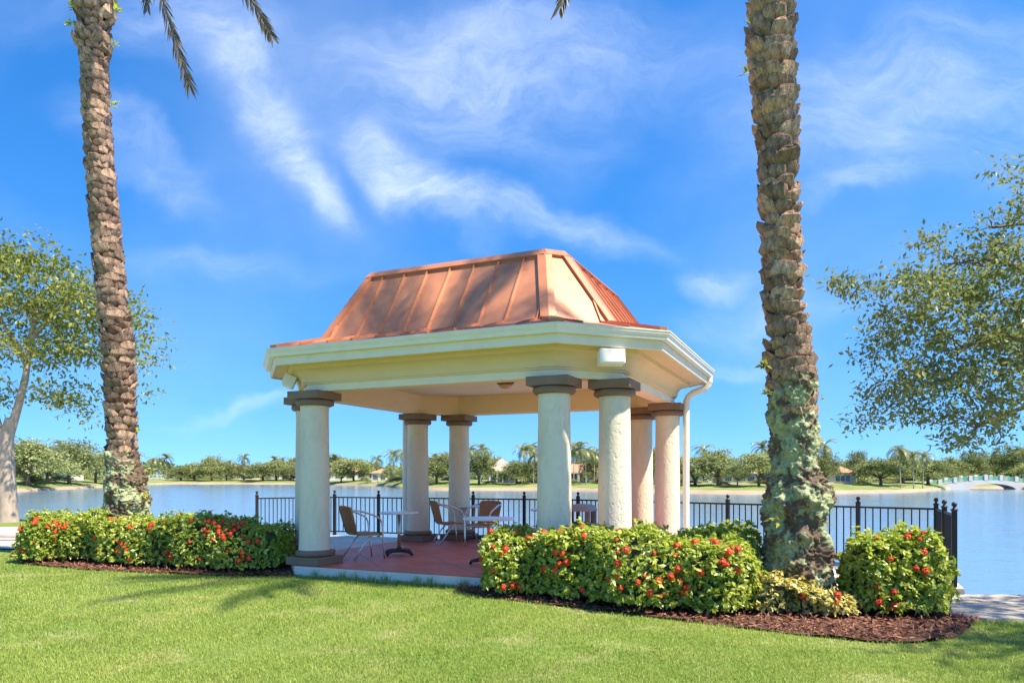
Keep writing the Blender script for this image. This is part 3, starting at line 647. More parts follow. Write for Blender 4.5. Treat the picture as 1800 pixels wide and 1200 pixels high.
# hedges
flower_me = None
def make_flower():
    rs = np.random.default_rng(3); V = []
    for k in range(34):
        a = rs.uniform(0, 2*PI); e = rs.uniform(-.15, 1)**1; d = Vector((math.cos(a)*math.sqrt(1-min(1, e*e)), math.sin(a)*math.sqrt(1-min(1, e*e)), e)).normalized()
        c = d*.036*rs.uniform(.8, 1.25); s1 = d.orthogonal().normalized(); s1.rotate(Matrix.Rotation(rs.uniform(0, 6), 3, d)); s2 = d.cross(s1); r = .017
        V.append([c+s1*r, c+s2*r+d*.003, c-s1*r, c-s2*r+d*.003])
    mb = MB()
    for q in V: mb.add(q, [(0, 1, 2, 3)])
    me = bpy.data.meshes.new('flower_head'); me.from_pydata(mb.v, [], mb.f); me.materials.append(M['flower']); return me
flower_me = make_flower()
def hedge(name, label, spine, half, height, nleaf, flowers, leaf=M['ixora'], size=.068, cat='hedge', seed=1, flow_bias=None, lump=.13, hvar=.07, yellow=0.):
    """spine: list of (x,y,half width,height) blobs swept; rounded box cross-section"""
    rs = np.random.default_rng(seed)
    pts = [Vector((x, y)) for x, y in spine]; o0 = Vector((pts[0].x, pts[0].y, LZ))
    t = thing(name, o0, label, cat)
    segl = [(pts[i+1]-pts[i]).length for i in range(len(pts)-1)]; Lt = sum(segl)
    def raw(s):
        s = min(max(s, 0), Lt)
        for i, l in enumerate(segl):
            if s <= l or i == len(segl)-1: return pts[i].lerp(pts[i+1], s/l)
            s -= l
    ns_ = 60; sm = [raw(Lt*k/ns_) for k in range(ns_+1)]
    for _ in range(30): sm = [sm[0]]+[(sm[k-1]+sm[k]*2+sm[k+1])/4 for k in range(1, ns_)]+[sm[-1]]
    def at_s(s):
        f = min(max(s/Lt, 0), 1)*ns_; k = min(ns_-1, int(f)); a, b = max(0, k-3), min(ns_, k+4)
        return sm[k].lerp(sm[k+1], f-k), (sm[b]-sm[a]).normalized()
    ph = rs.uniform(0, 6, 6); ER = .22
    THS = np.linspace(0, 1, 400); ca_ = np.cos(THS*PI); sx_ = np.sign(ca_)*abs(ca_)**.34*half; sz_ = abs(np.sin(THS*PI))**.40*height
    ARC = np.concatenate([[0], np.cumsum(np.hypot(np.diff(sx_), np.diff(sz_)))]); ARC /= ARC[-1]
    def surf(s, th):
        # th 0..1 around section from front bottom over the top to back bottom; rounded ends
        e = min(s, Lt-s); endf = .62+.38*math.sqrt(max(0, 1-(max(0, ER-e)/ER)**2)) if e < ER else 1
        th = float(np.interp(th, ARC, THS))
        p, d = at_s(min(max(s, 0), Lt)); nr = Vector((d.y, -d.x))    # towards camera side (right of direction)
        a = th*PI; ca, sa = math.cos(a), math.sin(a)
        cx = math.copysign(abs(ca)**.34, ca); cz = abs(sa)**.40
        b = 1+lump*(math.sin(s*3.1+ph[0])*math.sin(th*7+ph[1])+.7*math.sin(s*6.7+ph[2]+th*5))
        h = height*(1+hvar*math.sin(s*2.3+ph[3])+hvar*.6*math.sin(s*5.9+ph[4]))
        hw = half*endf*b
        return Vector((p.x+nr.x*cx*hw, p.y+nr.y*cx*hw, LZ+.06+(h-.06)*cz*(.55+.45*endf)*(1+.25*lump*math.sin(s*9+th*8+ph[5])))), Vector((nr.x*math.copysign(ca*ca, ca), nr.y*math.copysign(ca*ca, ca), sa**2+.02)), p, d
    # closed core for the inner twig mass, darkened as shade between the leaves
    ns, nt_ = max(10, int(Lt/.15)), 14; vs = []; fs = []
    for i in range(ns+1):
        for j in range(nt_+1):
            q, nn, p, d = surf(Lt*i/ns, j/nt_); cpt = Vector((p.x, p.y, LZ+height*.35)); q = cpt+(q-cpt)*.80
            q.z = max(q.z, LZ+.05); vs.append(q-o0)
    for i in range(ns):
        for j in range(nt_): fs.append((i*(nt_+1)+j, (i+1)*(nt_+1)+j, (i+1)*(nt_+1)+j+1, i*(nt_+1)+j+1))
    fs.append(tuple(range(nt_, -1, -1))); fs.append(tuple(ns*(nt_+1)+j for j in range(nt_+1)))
    MB().add(vs, fs).build('twig_shade_core', M['ixora_core'], t)
    P = np.zeros((nleaf, 3)); Nn = np.zeros((nleaf, 3)); 
    for i in range(nleaf):
        u = rs.uniform()
        if u < .16:                                         # end caps
            s = rs.choice([0, 1])*Lt; th = rs.uniform(0, 1); q, nn, p, d = surf(s, th); k = rs.uniform(0, 1)**.5
            c = Vector((p.x, p.y, LZ+height*.3)); ev = (-1 if s == 0 else 1)
            q = c+(q-c)*k+Vector((d.x, d.y, 0))*ev*(.12*(1-k**3)); nn = nn*k*.6+Vector((d.x, d.y, 0))*ev*1.2
        else:
            q, nn, p, d = surf(rs.uniform(0, Lt), rs.uniform(0.0, .80))
        c = Vector((p.x, p.y, LZ+height*.35)); q = c+(q-c)*(1.0-abs(rs.normal(0, .10))+(.10*rs.uniform() if rs.uniform() < .25 else 0))
        P[i] = q-o0; nn = nn.normalized() if nn.length > 0 else Vector((0, 0, 1)); Nn[i] = nn
    # clumps: snap leaves toward shoot tips so that they form whorls
    ncl = nleaf//9; cid = rs.integers(0, nleaf, ncl); 
    from mathutils import kdtree
    kd = kdtree.KDTree(ncl)
    for k, c in enumerate(cid): kd.insert(P[c], k)
    kd.balance(); tipt = rs.uniform(0, 1, ncl); tint = np.zeros(nleaf); shoot = np.where(rs.uniform(0, 1, ncl) < .14, rs.uniform(.02, .10, ncl), rs.uniform(-.03, .02, ncl))
    for i in range(nleaf):
        co, k, dist = kd.find(P[i]); co = np.array(co); w = P[i]-co
        P[i] = co+w*.62+Nn[i]*shoot[k]; tint[i] = .55*tipt[k]+.45*rs.uniform()
        Nn[i] = Nn[i]*.9+w/(dist+1e-4)*.7
    up = unit(unit(Nn)*.75+np.array([.12, -.05, .65])+rs.normal(size=(nleaf, 3))*.48)
    D = rs.normal(size=(nleaf, 3))*.8+unit(Nn)*.45+np.array([0, 0, .35]); D = unit(D-up*np.sum(D*up, 1)[:, None]*.8)
    ln = size*rs.uniform(.5, 1.45, nleaf); V = leaf_verts(P-D*ln[:, None]*.3, D, up, ln, ln*rs.uniform(.42, .6, nleaf), .18)
    V[:, :, 2] = np.maximum(V[:, :, 2], .02)
    tint = np.clip(tint*1.0+yellow, 0, 1)
    fo = link('foliage', quads_mesh('foliage', V, tint, leaf, 4, LEAF_F), t); fo['kind'] = 'stuff'
    # visible stems at the foot
    st = MB()
    for k in range(int(Lt*7)):
        p, d = at_s(rs.uniform(0, Lt)); nr = Vector((d.y, -d.x)); w = rs.uniform(-.7, .9)*half
        b = Vector((p.x+nr.x*w, p.y+nr.y*w, LZ))-o0; st.tube([b, b+Vector((rs.uniform(-.05, .05), rs.uniform(-.05, .05), .15)), b+Vector((rs.uniform(-.15, .15), rs.uniform(-.15, .15), .38))], [.012, .009, .006], 5)
    so_ = st.build('stems', M['dbark'], t); so_['kind'] = 'stuff'
    last = None
    for k in range(flowers):
        if last is not None and rs.uniform() < .45: s = min(max(last[0]+rs.normal(0, .07), .03), Lt-.03); th = min(max(last[1]+rs.normal(0, .03), .02), .55)
        else: s = rs.uniform(.05, Lt-.05) if flow_bias is None or rs.uniform() > .35 else flow_bias(rs, Lt); th = rs.beta(1.5, 1.6)*.46+.02
        last = (s, th)
        q, nn, p, d = surf(s, th); q = q+nn*.005
        sc = rs.uniform(.5, 1.15)
        link('flower_head', flower_me, t, q-o0, Vector((nn.x, nn.y, nn.z+.4)).to_track_quat('Z', 'Y').to_euler(), sc)
    return t
hedge('flowering_hedge', 'long clipped green hedge with red flowers left of the gazebo steps', [(-8.5, 14.1), (-7.1, 13.6), (-5.5, 12.85), (-3.95, 12.45)], .60, .87, 21000, 80, seed=2, flow_bias=lambda r, L: r.normal(L*.82, .35))
hedge('flowering_shrub', 'rounded flowering bush at the far left end of the left hedge', [(-9.2, 14.1), (-8.4, 13.8)], .60, .83, 6500, 20, seed=5, cat='bush')
hedge('flowering_hedge', 'flowering hedge before the front right columns, running to the palm', [(-.14, 10.45), (.9, 9.70), (1.9, 9.0), (2.84, 8.62)], .62, .90, 21000, 72, seed=3)
hedge('flowering_shrub', 'dark green bush behind the right palm trunk at the hedge end', [(2.2, 9.7), (3.25, 9.45)], .5, .95, 5000, 5, seed=8, cat='bush')
hedge('flowering_shrub', 'square clipped flowering bush right of the big palm trunk', [(4.10, 8.72), (5.02, 8.5)], .50, .88, 9000, 18, seed=4, cat='bush', lump=.07)
hedge('yellow_shrub', 'low yellowish shrub at the foot of the right palm', [(2.85, 8.55), (3.4, 8.45), (3.95, 8.4)], .30, .40, 2600, 3, leaf=M['yshrub'], seed=6, cat='shrub', size=.06, lump=.28, hvar=.2)

# ------------------------------------------------------------------ palms
def frond_mesh(name, length, rise, droop, nl, leaf, m, seed, hang=.35):
    rs = np.random.default_rng(seed); n = 26; pts = []; p = Vector((0, 0, 0)); ang = rise; 
    for i in range(n+1):
        pts.append(p.copy()); t = i/n; p = p+Vector((math.cos(ang), 0, math.sin(ang)))*(length/n); ang -= droop*(.4+1.2*t)/n
    V = []; tn = []
    for k in range(nl):
        t = .12+.88*k/(nl-1); i = min(n-1, int(t*n)); b = pts[i].lerp(pts[i+1], t*n-i); d = (pts[i+1]-pts[i]).normalized()
        side = Vector((0, 1, 0)); up = d.cross(side)*-1
        if up.z < 0: up = -up
        L = leaf*(math.sin(PI*min(1, .18+t*.80))**.7)*rs.uniform(.85, 1.1)
        for s in (-1, 1):
            dr = (d*(.75+.3*t)+side*s*(.75-.2*t)+up*rs.uniform(-.1, .35)+Vector((0, 0, -hang))).normalized(); w = .032
            wv = dr.cross(up).normalized()*w
            mid = b+dr*L*.5; tip = b+dr*L+Vector((0, 0, -hang*.25*L))
            V.append([b, mid+wv*.5, tip, mid-wv*.5]); tn.append(rs.uniform())
    # rachis
    for i in range(n):
        w = .045*(1-i/n*.85); s = Vector((0, w, 0)); u = Vector((0, 0, w*.6))
        V.append([pts[i]-s, pts[i]+s+u*0, pts[i+1]+s*.95, pts[i+1]-s*.95]); tn.append(.9)
        V.append([pts[i]-u, pts[i]+u, pts[i+1]+u, pts[i+1]-u]); tn.append(.9)
    return quads_mesh(name, np.array([[tuple(q) for q in v] for v in V]), np.array(tn), m, 4)
FR = [frond_mesh('frond', 3.6, R(60), R(95), 60, .50, M['frond'], 1), frond_mesh('frond', 3.8, R(38), R(80), 62, .52, M['frond'], 2),
      frond_mesh('frond', 3.6, R(15), R(75), 60, .5, M['frond'], 3), frond_mesh('frond', 3.4, R(78), R(70), 58, .5, M['frond'], 4)]
def boot_mesh(seed, w, h, d):
    rs = np.random.default_rng(seed); j = lambda s: rs.uniform(-s, s)
    # broad blunt pad (cut frond base) leaning up and out; local +X outward, Z up
    v = []; f = []; m = 8; lv = [(-.06, .92, -.42, 1.0), (d*.55, 1.0, -.06, .86), (d*1.05, .88, .30, .26)]
    for (x, ws, zc, hs_) in lv:
        for k in range(m):
            a = 2*PI*k/m; yy = math.cos(a); zz = math.sin(a)
            v.append((x+j(.014)-.035*yy*yy, math.copysign(abs(yy)**.8, yy)*w*.5*ws+j(.018), h*zc+zz*h*.5*hs_*(1 if zz < 0 else .75)+j(.016)-.03*yy*yy))
    for i in range(2):
        for k in range(m): f.append((i*m+k, i*m+(k+1) % m, (i+1)*m+(k+1) % m, (i+1)*m+k))
    f.append(tuple(2*m+k for k in range(m)))
    me = bpy.data.meshes.new('leaf_base'); me.from_pydata(v, [], f); me.materials.append(M['boot'])
    me.polygons.foreach_set('use_smooth', [True]*len(me.polygons)); me.set_sharp_from_angle(angle=R(36))
    bm = bmesh.new(); bm.from_mesh(me); bmesh.ops.recalc_face_normals(bm, faces=bm.faces); bm.to_mesh(me); bm.free(); return me
def interp_axis(tab, z):
    zs = [a[0] for a in tab]; return np.interp(z, zs, [a[1] for a in tab]), np.interp(z, zs, [a[2] for a in tab]), np.interp(z, zs, [a[3] for a in tab])
def palm(name, label, tab, Y, z_boot, rowh, per, bootw, booth, bootd, crown_z, fronds, seed, lichen_z=None, extra=(), parts=True):
    """tab rows: z, x, y, radius (world)"""
    rs = np.random.default_rng(seed); base = Vector((tab[0][1], tab[0][2], LZ)); t = thing(name, base, label, 'palm tree')
    ztop = tab[-1][0]
    def trunk_piece(nm, z0, z1, m, amp, freq, rscale, fine=False):
        n = max(6, int((z1-z0)/(.014 if fine else .03))); k = 150 if fine else 64; vs = []; fs = []
        ph = rs.uniform(0, 6, 12)
        from mathutils import noise
        for i in range(n+1):
            z = z0+(z1-z0)*i/n; x, y, r = interp_axis(tab, z)
            for j in range(k):
                a = 2*PI*j/k; q = Vector((math.cos(a)*r, math.sin(a)*r, z))
                dsp = noise.fractal(Vector((q.x*freq, q.y*freq, z*freq*.8))+Vector((seed*3.1, 0, 0)), .75, 2.2, 6)
                if fine:
                    rid = noise.ridged_multi_fractal(Vector((q.x*11, q.y*11, z*15))+Vector((seed, 2, 0)), .9, 2.2, 4, 1.0, 2.0)
                    dsp = dsp*.8-.16*rid+.16+.35*noise.noise(Vector((q.x*34, q.y*34, z*30)))
                rr = r*rscale*(1+amp*dsp); vs.append((x+math.cos(a)*rr-base.x, y+math.sin(a)*rr-base.y, z-base.z))
        for i in range(n):
            for j in range(k): j2 = (j+1) % k; fs.append((i*k+j, i*k+j2, (i+1)*k+j2, (i+1)*k+j))
        fs.append(tuple(range(k-1, -1, -1))); fs.append(tuple(n*k+j for j in range(k)))
        return MB().add(vs, fs).build(nm, m, t, False)
    if lichen_z:
        lt = trunk_piece('root_boss', LZ-.05, lichen_z, M['lichen'], .26, 5.5, .98, True); smooth_angle(lt, 80)
        trunk_piece('trunk', lichen_z-.15, ztop, M['trunk'], .08, 6, .70)
    else:
        trunk_piece('trunk', LZ-.05, ztop, M['trunk'], .10, 6, .76)
    metas = [boot_mesh(seed*10+k, bootw, booth, bootd) for k in range(6)]
    rows = int((ztop-z_boot)/rowh); objs = []
    for i in range(rows):
        z = z_boot+i*rowh
        for j in range(per):
            a = 2*PI*(j+.5*(i % 2))/per+i*.11+rs.uniform(-.09, .09); zz = z+rs.uniform(-.28, .28)*rowh*(1 if lichen_z > 2.5 else .6)
            x, y, r = interp_axis(tab, zz)
            rr = r-bootd*.95; pos = Vector((x+math.cos(a)*rr, y+math.sin(a)*rr, zz))
            facing = -(math.cos(a)*pos.x+math.sin(a)*pos.y)/math.hypot(pos.x, pos.y)
            objs.append((facing, pos, a, rs.uniform(.72, 1.22), rs.integers(0, 6), rs.uniform(-.24, .24)))
    front = sorted([o for o in objs if o[0] > -.25 and o[1].z < EYE+HZ/F*Y+.3], key=lambda o: -o[0])[:300] if parts else []
    ids = set(id(o) for o in front)
    for o in front: link('leaf_base', metas[o[4]], t, o[1]-base, (o[5], -.1+o[5], o[2]), o[3])
    rest = [o for o in objs if id(o) not in ids]
    if rest:
        mb = MB()
        for o in rest:
            mt = Matrix.Translation(o[1]-base) @ Euler((o[5], -.1+o[5], o[2])).to_matrix().to_4x4() @ Matrix.Scale(o[3], 4); me = metas[o[4]]
            mb.add([mt @ v.co for v in me.vertices], [tuple(p.vertices) for p in me.polygons])
        r_ = mb.build('leaf_bases', M['boot'], t); r_['kind'] = 'stuff'
    x, y, r = interp_axis(tab, ztop)
    for (az, k, sc, dz) in fronds:
        link('frond', FR[k], t, Vector((x, y, crown_z+dz))-base, (0, 0, az), sc)
    if crown_z > ztop: MB().tube([(x-base.x, y-base.y, ztop-base.z-.1), (x-base.x, y-base.y, crown_z-base.z+.3)], [r*.95, r*.8], 16).build('crown_heart', M['trunk'], t, True)
    return t, base
def tab_px(rows, Y, top=None):
    out = []
    for v, c, w in rows:
        y = Y if top is None else Y+(top-Y)*min(1.2, max(0, (900-v)/900.))
        out.append((EYE-(v-HZ)*y/F, (c-900)*y/F, y, w/2*y/F))
    return out
def crown(n, seed, low=-.2, kset=(0, 1, 3, 1, 0, 2)):
    rs = np.random.default_rng(seed); out = []
    for i in range(n): out.append((i*2.399963+rs.uniform(-.2, .2), kset[i % len(kset)], rs.uniform(.85, 1.1), rs.uniform(-.1, .35)))
    return out
YR = 9.0
rows_r = [(1085, 1404, 124), (1040, 1404, 116), (985, 1404, 112), (950, 1400, 108), (925, 1397, 96), (905, 1398, 104), (880, 1405, 114), (855, 1404, 108), (835, 1400, 86), (800, 1397, 78), (740, 1394, 82), (690, 1393, 84), (640, 1389, 84), (560, 1381, 72), (480, 1376, 70), (260, 1367, 74), (100, 1359, 80), (0, 1354, 86), (-60, 1351, 88), (-140, 1348, 84)]
tr, rb = palm('date_palm', 'thick date palm trunk with pale lichen rising from the right hedge', tab_px(rows_r, YR, 8.5), YR, 2.3, .142, 6, .285, .150, .10, 10.6, crown(21, 11), 21, lichen_z=2.75)
YL = 14.2
rows_l = [(1000, 226, 78), (905, 224, 70), (880, 224, 72), (850, 221, 66), (815, 217, 56), (780, 214, 52), (700, 211, 54), (640, 209, 56), (600, 206, 55), (500, 195, 52), (400, 186, 50), (300, 176, 47), (200, 169, 45), (110, 167, 46), (92, 166, 50), (78, 165, 66), (64, 165, 66), (54, 165, 50), (40, 166, 50), (28, 166, 66), (8, 166, 70), (-20, 165, 66), (-150, 160, 60)]
tl, lb = palm('date_palm', 'tall slender date palm trunk behind the left hedge', tab_px(rows_l, YL), YL, 1.75, .146, 6, .295, .155, .085, 13.3, crown(34, 12), 22, lichen_z=2.0)
# hanging old fronds whose tips reach into the picture
def hanging(parent, base, path, leaf, nl, seed):
    rs = np.random.default_rng(seed); pts = [Vector(p) for p in path]; fine = []
    for i in range(len(pts)-1):
        for k in range(8): fine.append(pts[i].lerp(pts[i+1], k/8))
    fine.append(pts[-1])
    for _ in range(4): fine = [fine[0]]+[(fine[i-1]+fine[i]*2+fine[i+1])/4 for i in range(1, len(fine)-1)]+[fine[-1]]
    V = []; tn = []; n = len(fine)-1
    for k in range(nl):
        t = .15+.85*k/(nl-1); i = min(n-1, int(t*n)); b = fine[i].lerp(fine[i+1], t*n-i); d = (fine[i+1]-fine[i]).normalized()
        side = d.cross(Vector((0, -1, .15))).normalized()
        for s in (-1, 1):
            dr = (d*.95+side*s*rs.uniform(.25, .55)+Vector((0, rs.uniform(-.3, .3), -.30))).normalized(); L = leaf*rs.uniform(.6, 1.1)*(1-.45*t); wv = dr.cross(Vector((rs.uniform(-.4, .4), 1, rs.uniform(-.4, .4)))).normalized()*.034
            V.append([b, b+dr*L*.5+wv*.5, b+dr*L, b+dr*L*.5-wv*.5]); tn.append(rs.uniform())
    for i in range(n):
        w = Vector((.018, 0, .012)); V.append([fine[i]-w, fine[i]+w, fine[i+1]+w*.9, fine[i+1]-w*.9]); tn.append(1)
    V = np.array([[tuple(q-base) for q in v] for v in V]); link('hanging_frond', quads_mesh('hanging_frond', V, np.array(tn), M['deadfrond'], 4), parent)
hanging(tl, lb, [at(168, -190, YL), at(215, -170, YL-.3), at(262, -90, YL-.5), at(292, 20, YL-.6), at(318, 100, YL-.6), at(333, 152, YL-.6)], .62, 60, 1)
hanging(tl, lb, [at(168, -190, YL), at(270, -210, YL-.6), at(370, -120, YL-1), at(430, -20, YL-1), at(460, 30, YL-1), at(477, 62, YL-1)], .55, 60, 2)
hanging(tl, lb, [at(168, -190, YL), at(205, -180, YL+.3), at(236, -110, YL+.5), at(252, -40, YL+.5), at(258, 12, YL+.5)], .5, 45, 3)
hanging(tr, rb, [at(1348, -500, 7.8), at(1240, -480, 7.7), at(1110, -300, 7.6), at(1025, -100, 7.6), at(984, 12, 7.6)], .42, 60, 4)
# small ferns and seedlings on the trunks
def sprout(parent, base, p, n, ln, seed, m=None, lab='fern'):
    rs = np.random.default_rng(seed); D = unit(rs.normal(size=(n, 3))+np.array([p[3], -.6, .5])); P = np.tile(np.array(p[:3]), (n, 1))-np.array(base)+rs.normal(size=(n, 3))*ln*.15
    V = leaf_verts(P, D, np.tile([0, -.5, 1.], (n, 1))+rs.normal(size=(n, 3))*.4, ln*rs.uniform(.5, 1.1, n), ln*.3*np.ones(n), .1)
    link('fern', quads_mesh('fern', V, rs.uniform(.2, 1, n), m or M['leftleaf'], 4, LEAF_F), parent)
for k, (u, v, sx, n, ln) in enumerate([(1366, 915, -1, 9, .16), (1346, 640, -1, 22, .13), (1350, 690, -1, 16, .10), (1312, 125, -1, 9, .12), (1318, 40, -1, 7, .1), (1442, 700, 1, 8, .07), (1380, 120, 0, 8, .06)]):
    q = at(u, v, (YR if v > 850 else YR-.5*(900-v)/900)-.28); sprout(tr, rb, (q.x, q.y, q.z, sx), n, ln, 40+k)
for k, (u, v, sx, n, ln) in enumerate([(203, 18, 1, 14, .18), (134, 14, -1, 14, .18), (126, 46, -1, 10, .16), (197, 186, 1, 12, .16), (147, 190, -1, 9, .12), (200, 78, 1, 8, .14), (252, 868, 1, 12, .13), (240, 755, 1, 10, .11), (152, 140, -1, 6, .1)]):
    q = at(u, v, YL-.15); sprout(tl, lb, (q.x, q.y, q.z, sx), n, ln, 60+k, M['ixora'])

# ------------------------------------------------------------------ broadleaf trees
def tree(name, label, base, trunk_pts, trunk_r, blobs, ncl, nleaf, leafsz, leaf_m, bark_m, seed, spread=.32, cat='tree', shell=.55, extra_cl=()):
    """blobs: (centre, radii, weight); branches reach cluster centres scattered through the blobs"""
    rs = np.random.default_rng(seed); base = Vector(base); t = thing(name, base, label, cat)
    nodes = []; tb = MB()
    for path, r0, r1 in trunk_pts:
        ps = [Vector(p) for p in path]; n = len(ps); tb.tube([p-base for p in ps], [r0+(r1-r0)*i/(n-1) for i in range(n)], 12)
        for i in range(n-1):
            for k in range(4): f = (i+k/4)/(n-1); nodes.append((ps[i].lerp(ps[i+1], k/4), r0+(r1-r0)*f)) if (i > 0 or len(trunk_pts) > 1) else None
        nodes.append((ps[-1], r1))
    tops = nodes[-1][0]
    cl = []; wsum = sum(b[2] for b in blobs)
    for c, rad, w in blobs:
        for k in range(int(ncl*w/wsum)):
            d = rs.normal(size=3); d /= np.linalg.norm(d); r = rs.uniform(shell**3, 1)**(1/3.)
            cl.append(Vector((c[0]+d[0]*rad[0]*r, c[1]+d[1]*rad[1]*r, c[2]+d[2]*rad[2]*r)))
    cl += [Vector(c) for c in extra_cl]
    cl.sort(key=lambda p: min((p-n_[0]).length for n_ in nodes[::3]))
    for p in cl:
        best = None
        for q, r in nodes:
            d = (p-q).length; cost = d*(1+.6*max(0, (q.z-p.z)/(d+.01)))+(.25 if r < .015 else 0)
            if best is None or cost < best[0]: best = (cost, q, r)
        q, r = best[1], best[2]; L = (p-q).length
        if L < .02: continue
        bend = Vector(rs.normal(size=3))*L*.10+Vector((0, 0, L*.08)); seg = [q, q.lerp(p, .35)+bend, q.lerp(p, .7)+bend*.8, p]
        r0 = min(r*.75, .012+.02*L); rr = [r0, r0*.8, r0*.6, max(.005, r0*.4)]
        tb.tube([s-base for s in seg], rr, 6 if r0 > .02 else 4, cap=False)
        for s_, r_ in zip(seg[1:], rr[1:]): nodes.append((s_, r_))
    smooth_angle(tb.build('trunk', bark_m, t), 60)
    C = np.array([tuple(p) for p in cl]); m = len(C); per = rs.multinomial(nleaf, unit_sum(rs.uniform(.4, 1.6, m)))
    idx = np.repeat(np.arange(m), per); n = len(idx); offs = rs.normal(size=(n, 3))*spread*np.array([1, 1, .62]); P = C[idx]+offs
    D = unit(rs.normal(size=(n, 3))+offs/spread*.5+np.array([0, 0, -.1])); up = np.tile([0, 0, 1.], (n, 1))+rs.normal(size=(n, 3))*.55
    ln = leafsz*rs.uniform(.65, 1.35, n); V = leaf_verts(P-np.array(base), D, up, ln, ln*rs.uniform(.38, .55, n), .12)
    ct = rs.uniform(0, 1, m); tint = np.clip(.5*ct[idx]+.5*rs.uniform(size=n), 0, 1)
    c = link('crown', quads_mesh('crown', V, tint, leaf_m, 4, LEAF_F), t); c['kind'] = 'stuff'
    return t
def unit_sum(a): return a/a.sum()
# right tree: stands just outside the frame, branches reach in
YT = 12.0
def T(u, v, y=YT): q = at(u, v, y); return (q.x, q.y, q.z)
rblobs = [(T(1700, 560), (1.55, 1.6, .95), 1.3), (T(1640, 610), (1.25, 1.3, .9), 1.0), (T(1770, 480), (1.2, 1.4, .7), .8), (T(1600, 530), (.95, 1.0, .42), .45), (T(1690, 690), (1.1, 1.3, .65), .9), (T(1610, 700), (.85, .9, .38), .4),
          (T(1790, 620), (1.3, 1.6, 1.1), 1.0), (T(1700, 420), (.75, .9, .20), .16), (T(1950, 480), (2.0, 2.2, 1.8), 1.5), (T(1790, 365), (.7, .8, .28), .25), (T(1770, 310), (.35, .5, .14), .06), (T(1740, 770), (.7, .8, .18), .18), (T(2100, 500), (1.8, 2, 1.7), 1.0)]
tree('shade_tree', 'leafy dark green tree reaching in from the right edge', (10.8, 12.6, LZ), [([(10.8, 12.6, LZ-.05), (10.75, 12.55, 1.2), (10.6, 12.5, 2.4), (10.5, 12.4, 3.4)], .28, .16), ([(10.6, 12.5, 2.4), T(1950, 640), T(1850, 605), T(1760, 590), T(1690, 610)], .12, .035), ([(10.5, 12.4, 3.2), T(1900, 500), T(1800, 470), T(1720, 455)], .10, .03), ([(10.7, 12.5, 1.8), T(1930, 720), T(1830, 705), T(1760, 730), T(1715, 752)], .07, .018), ([(10.5, 12.4, 3.4), T(1900, 380), T(1820, 390), T(1745, 400)], .06, .02)],
     .3, rblobs, 400, 21000, .10, M['oakleaf'], M['dbark'], 31, .145, extra_cl=[T(1460, 492), T(1475, 500), T(1490, 495), T(1505, 510), T(1530, 500), T(1510, 745), T(1530, 735), T(1620, 420), T(1640, 415), T(1600, 440), T(1760, 290), T(1480, 505), T(1560, 560), T(1540, 590), T(1530, 640)])
tree('shade_tree', 'leafy tree right of the sidewalk, outside the picture, shading the path', (10.6, 6.2, LZ), [([(10.6, 6.2, LZ-.05), (10.5, 6.2, 1.5), (10.2, 6.1, 3.0), (9.9, 6.0, 4.2)], .25, .12)], .3,
     [((9.6, 5.9, 5.0), (2.3, 2.4, 1.2), 1.5), ((8.2, 4.6, 5.2), (1.6, 1.5, .9), .7), ((11.2, 6.6, 4.8), (2, 2, 1.2), .8)], 150, 7500, .15, M['oakleaf'], M['dbark'], 36, .24)
YT2 = 26.
def U(u, v, y=YT2): q = at(u, v, y); return (q.x, q.y, q.z)
lblobs = [(U(60, 510), (2.0, 2.0, 1.3), 1.4), (U(-30, 540), (2.2, 2.2, 1.7), 1.2), (U(140, 530), (1.5, 1.8, 1.15), 1.1), (U(60, 620), (1.6, 2.0, .55), .7), (U(160, 600), (1.3, 1.3, .75), .7), (U(220, 560), (.9, 1.1, 1.0), .5), (U(20, 450), (1.6, 1.4, .8), .6), (U(120, 690), (1.1, 1.0, .5), .35), (U(-10, 680), (.8, 1, .6), .3), (U(-130, 560), (2, 2, 2), .8), (U(245, 620), (.6, .8, .5), .15)]
tree('shade_tree', 'pale-barked tree with light green crown at the far left edge', U(14, 922), [([U(14, 930), U(13, 905), U(12, 860), U(10, 800), U(12, 765), U(20, 735)], .38, .19), ([U(6, 790), U(-14, 720), U(-40, 640), U(-60, 570)], .20, .08), ([U(12, 780), U(30, 720), U(45, 665), U(52, 600), U(66, 540)], .17, .06), ([U(10, 770), U(22, 745), U(38, 690), U(47, 650)], .14, .10), ([U(48, 640), U(20, 590), U(0, 560)], .12, .05), ([U(52, 600), U(85, 560), U(120, 530)], .10, .04)],
     .3, lblobs, 340, 14500, .18, M['leftleaf'], M['bark'], 32, .30, extra_cl=[U(160, 735), U(130, 715), U(270, 625), U(285, 600), U(255, 690)])

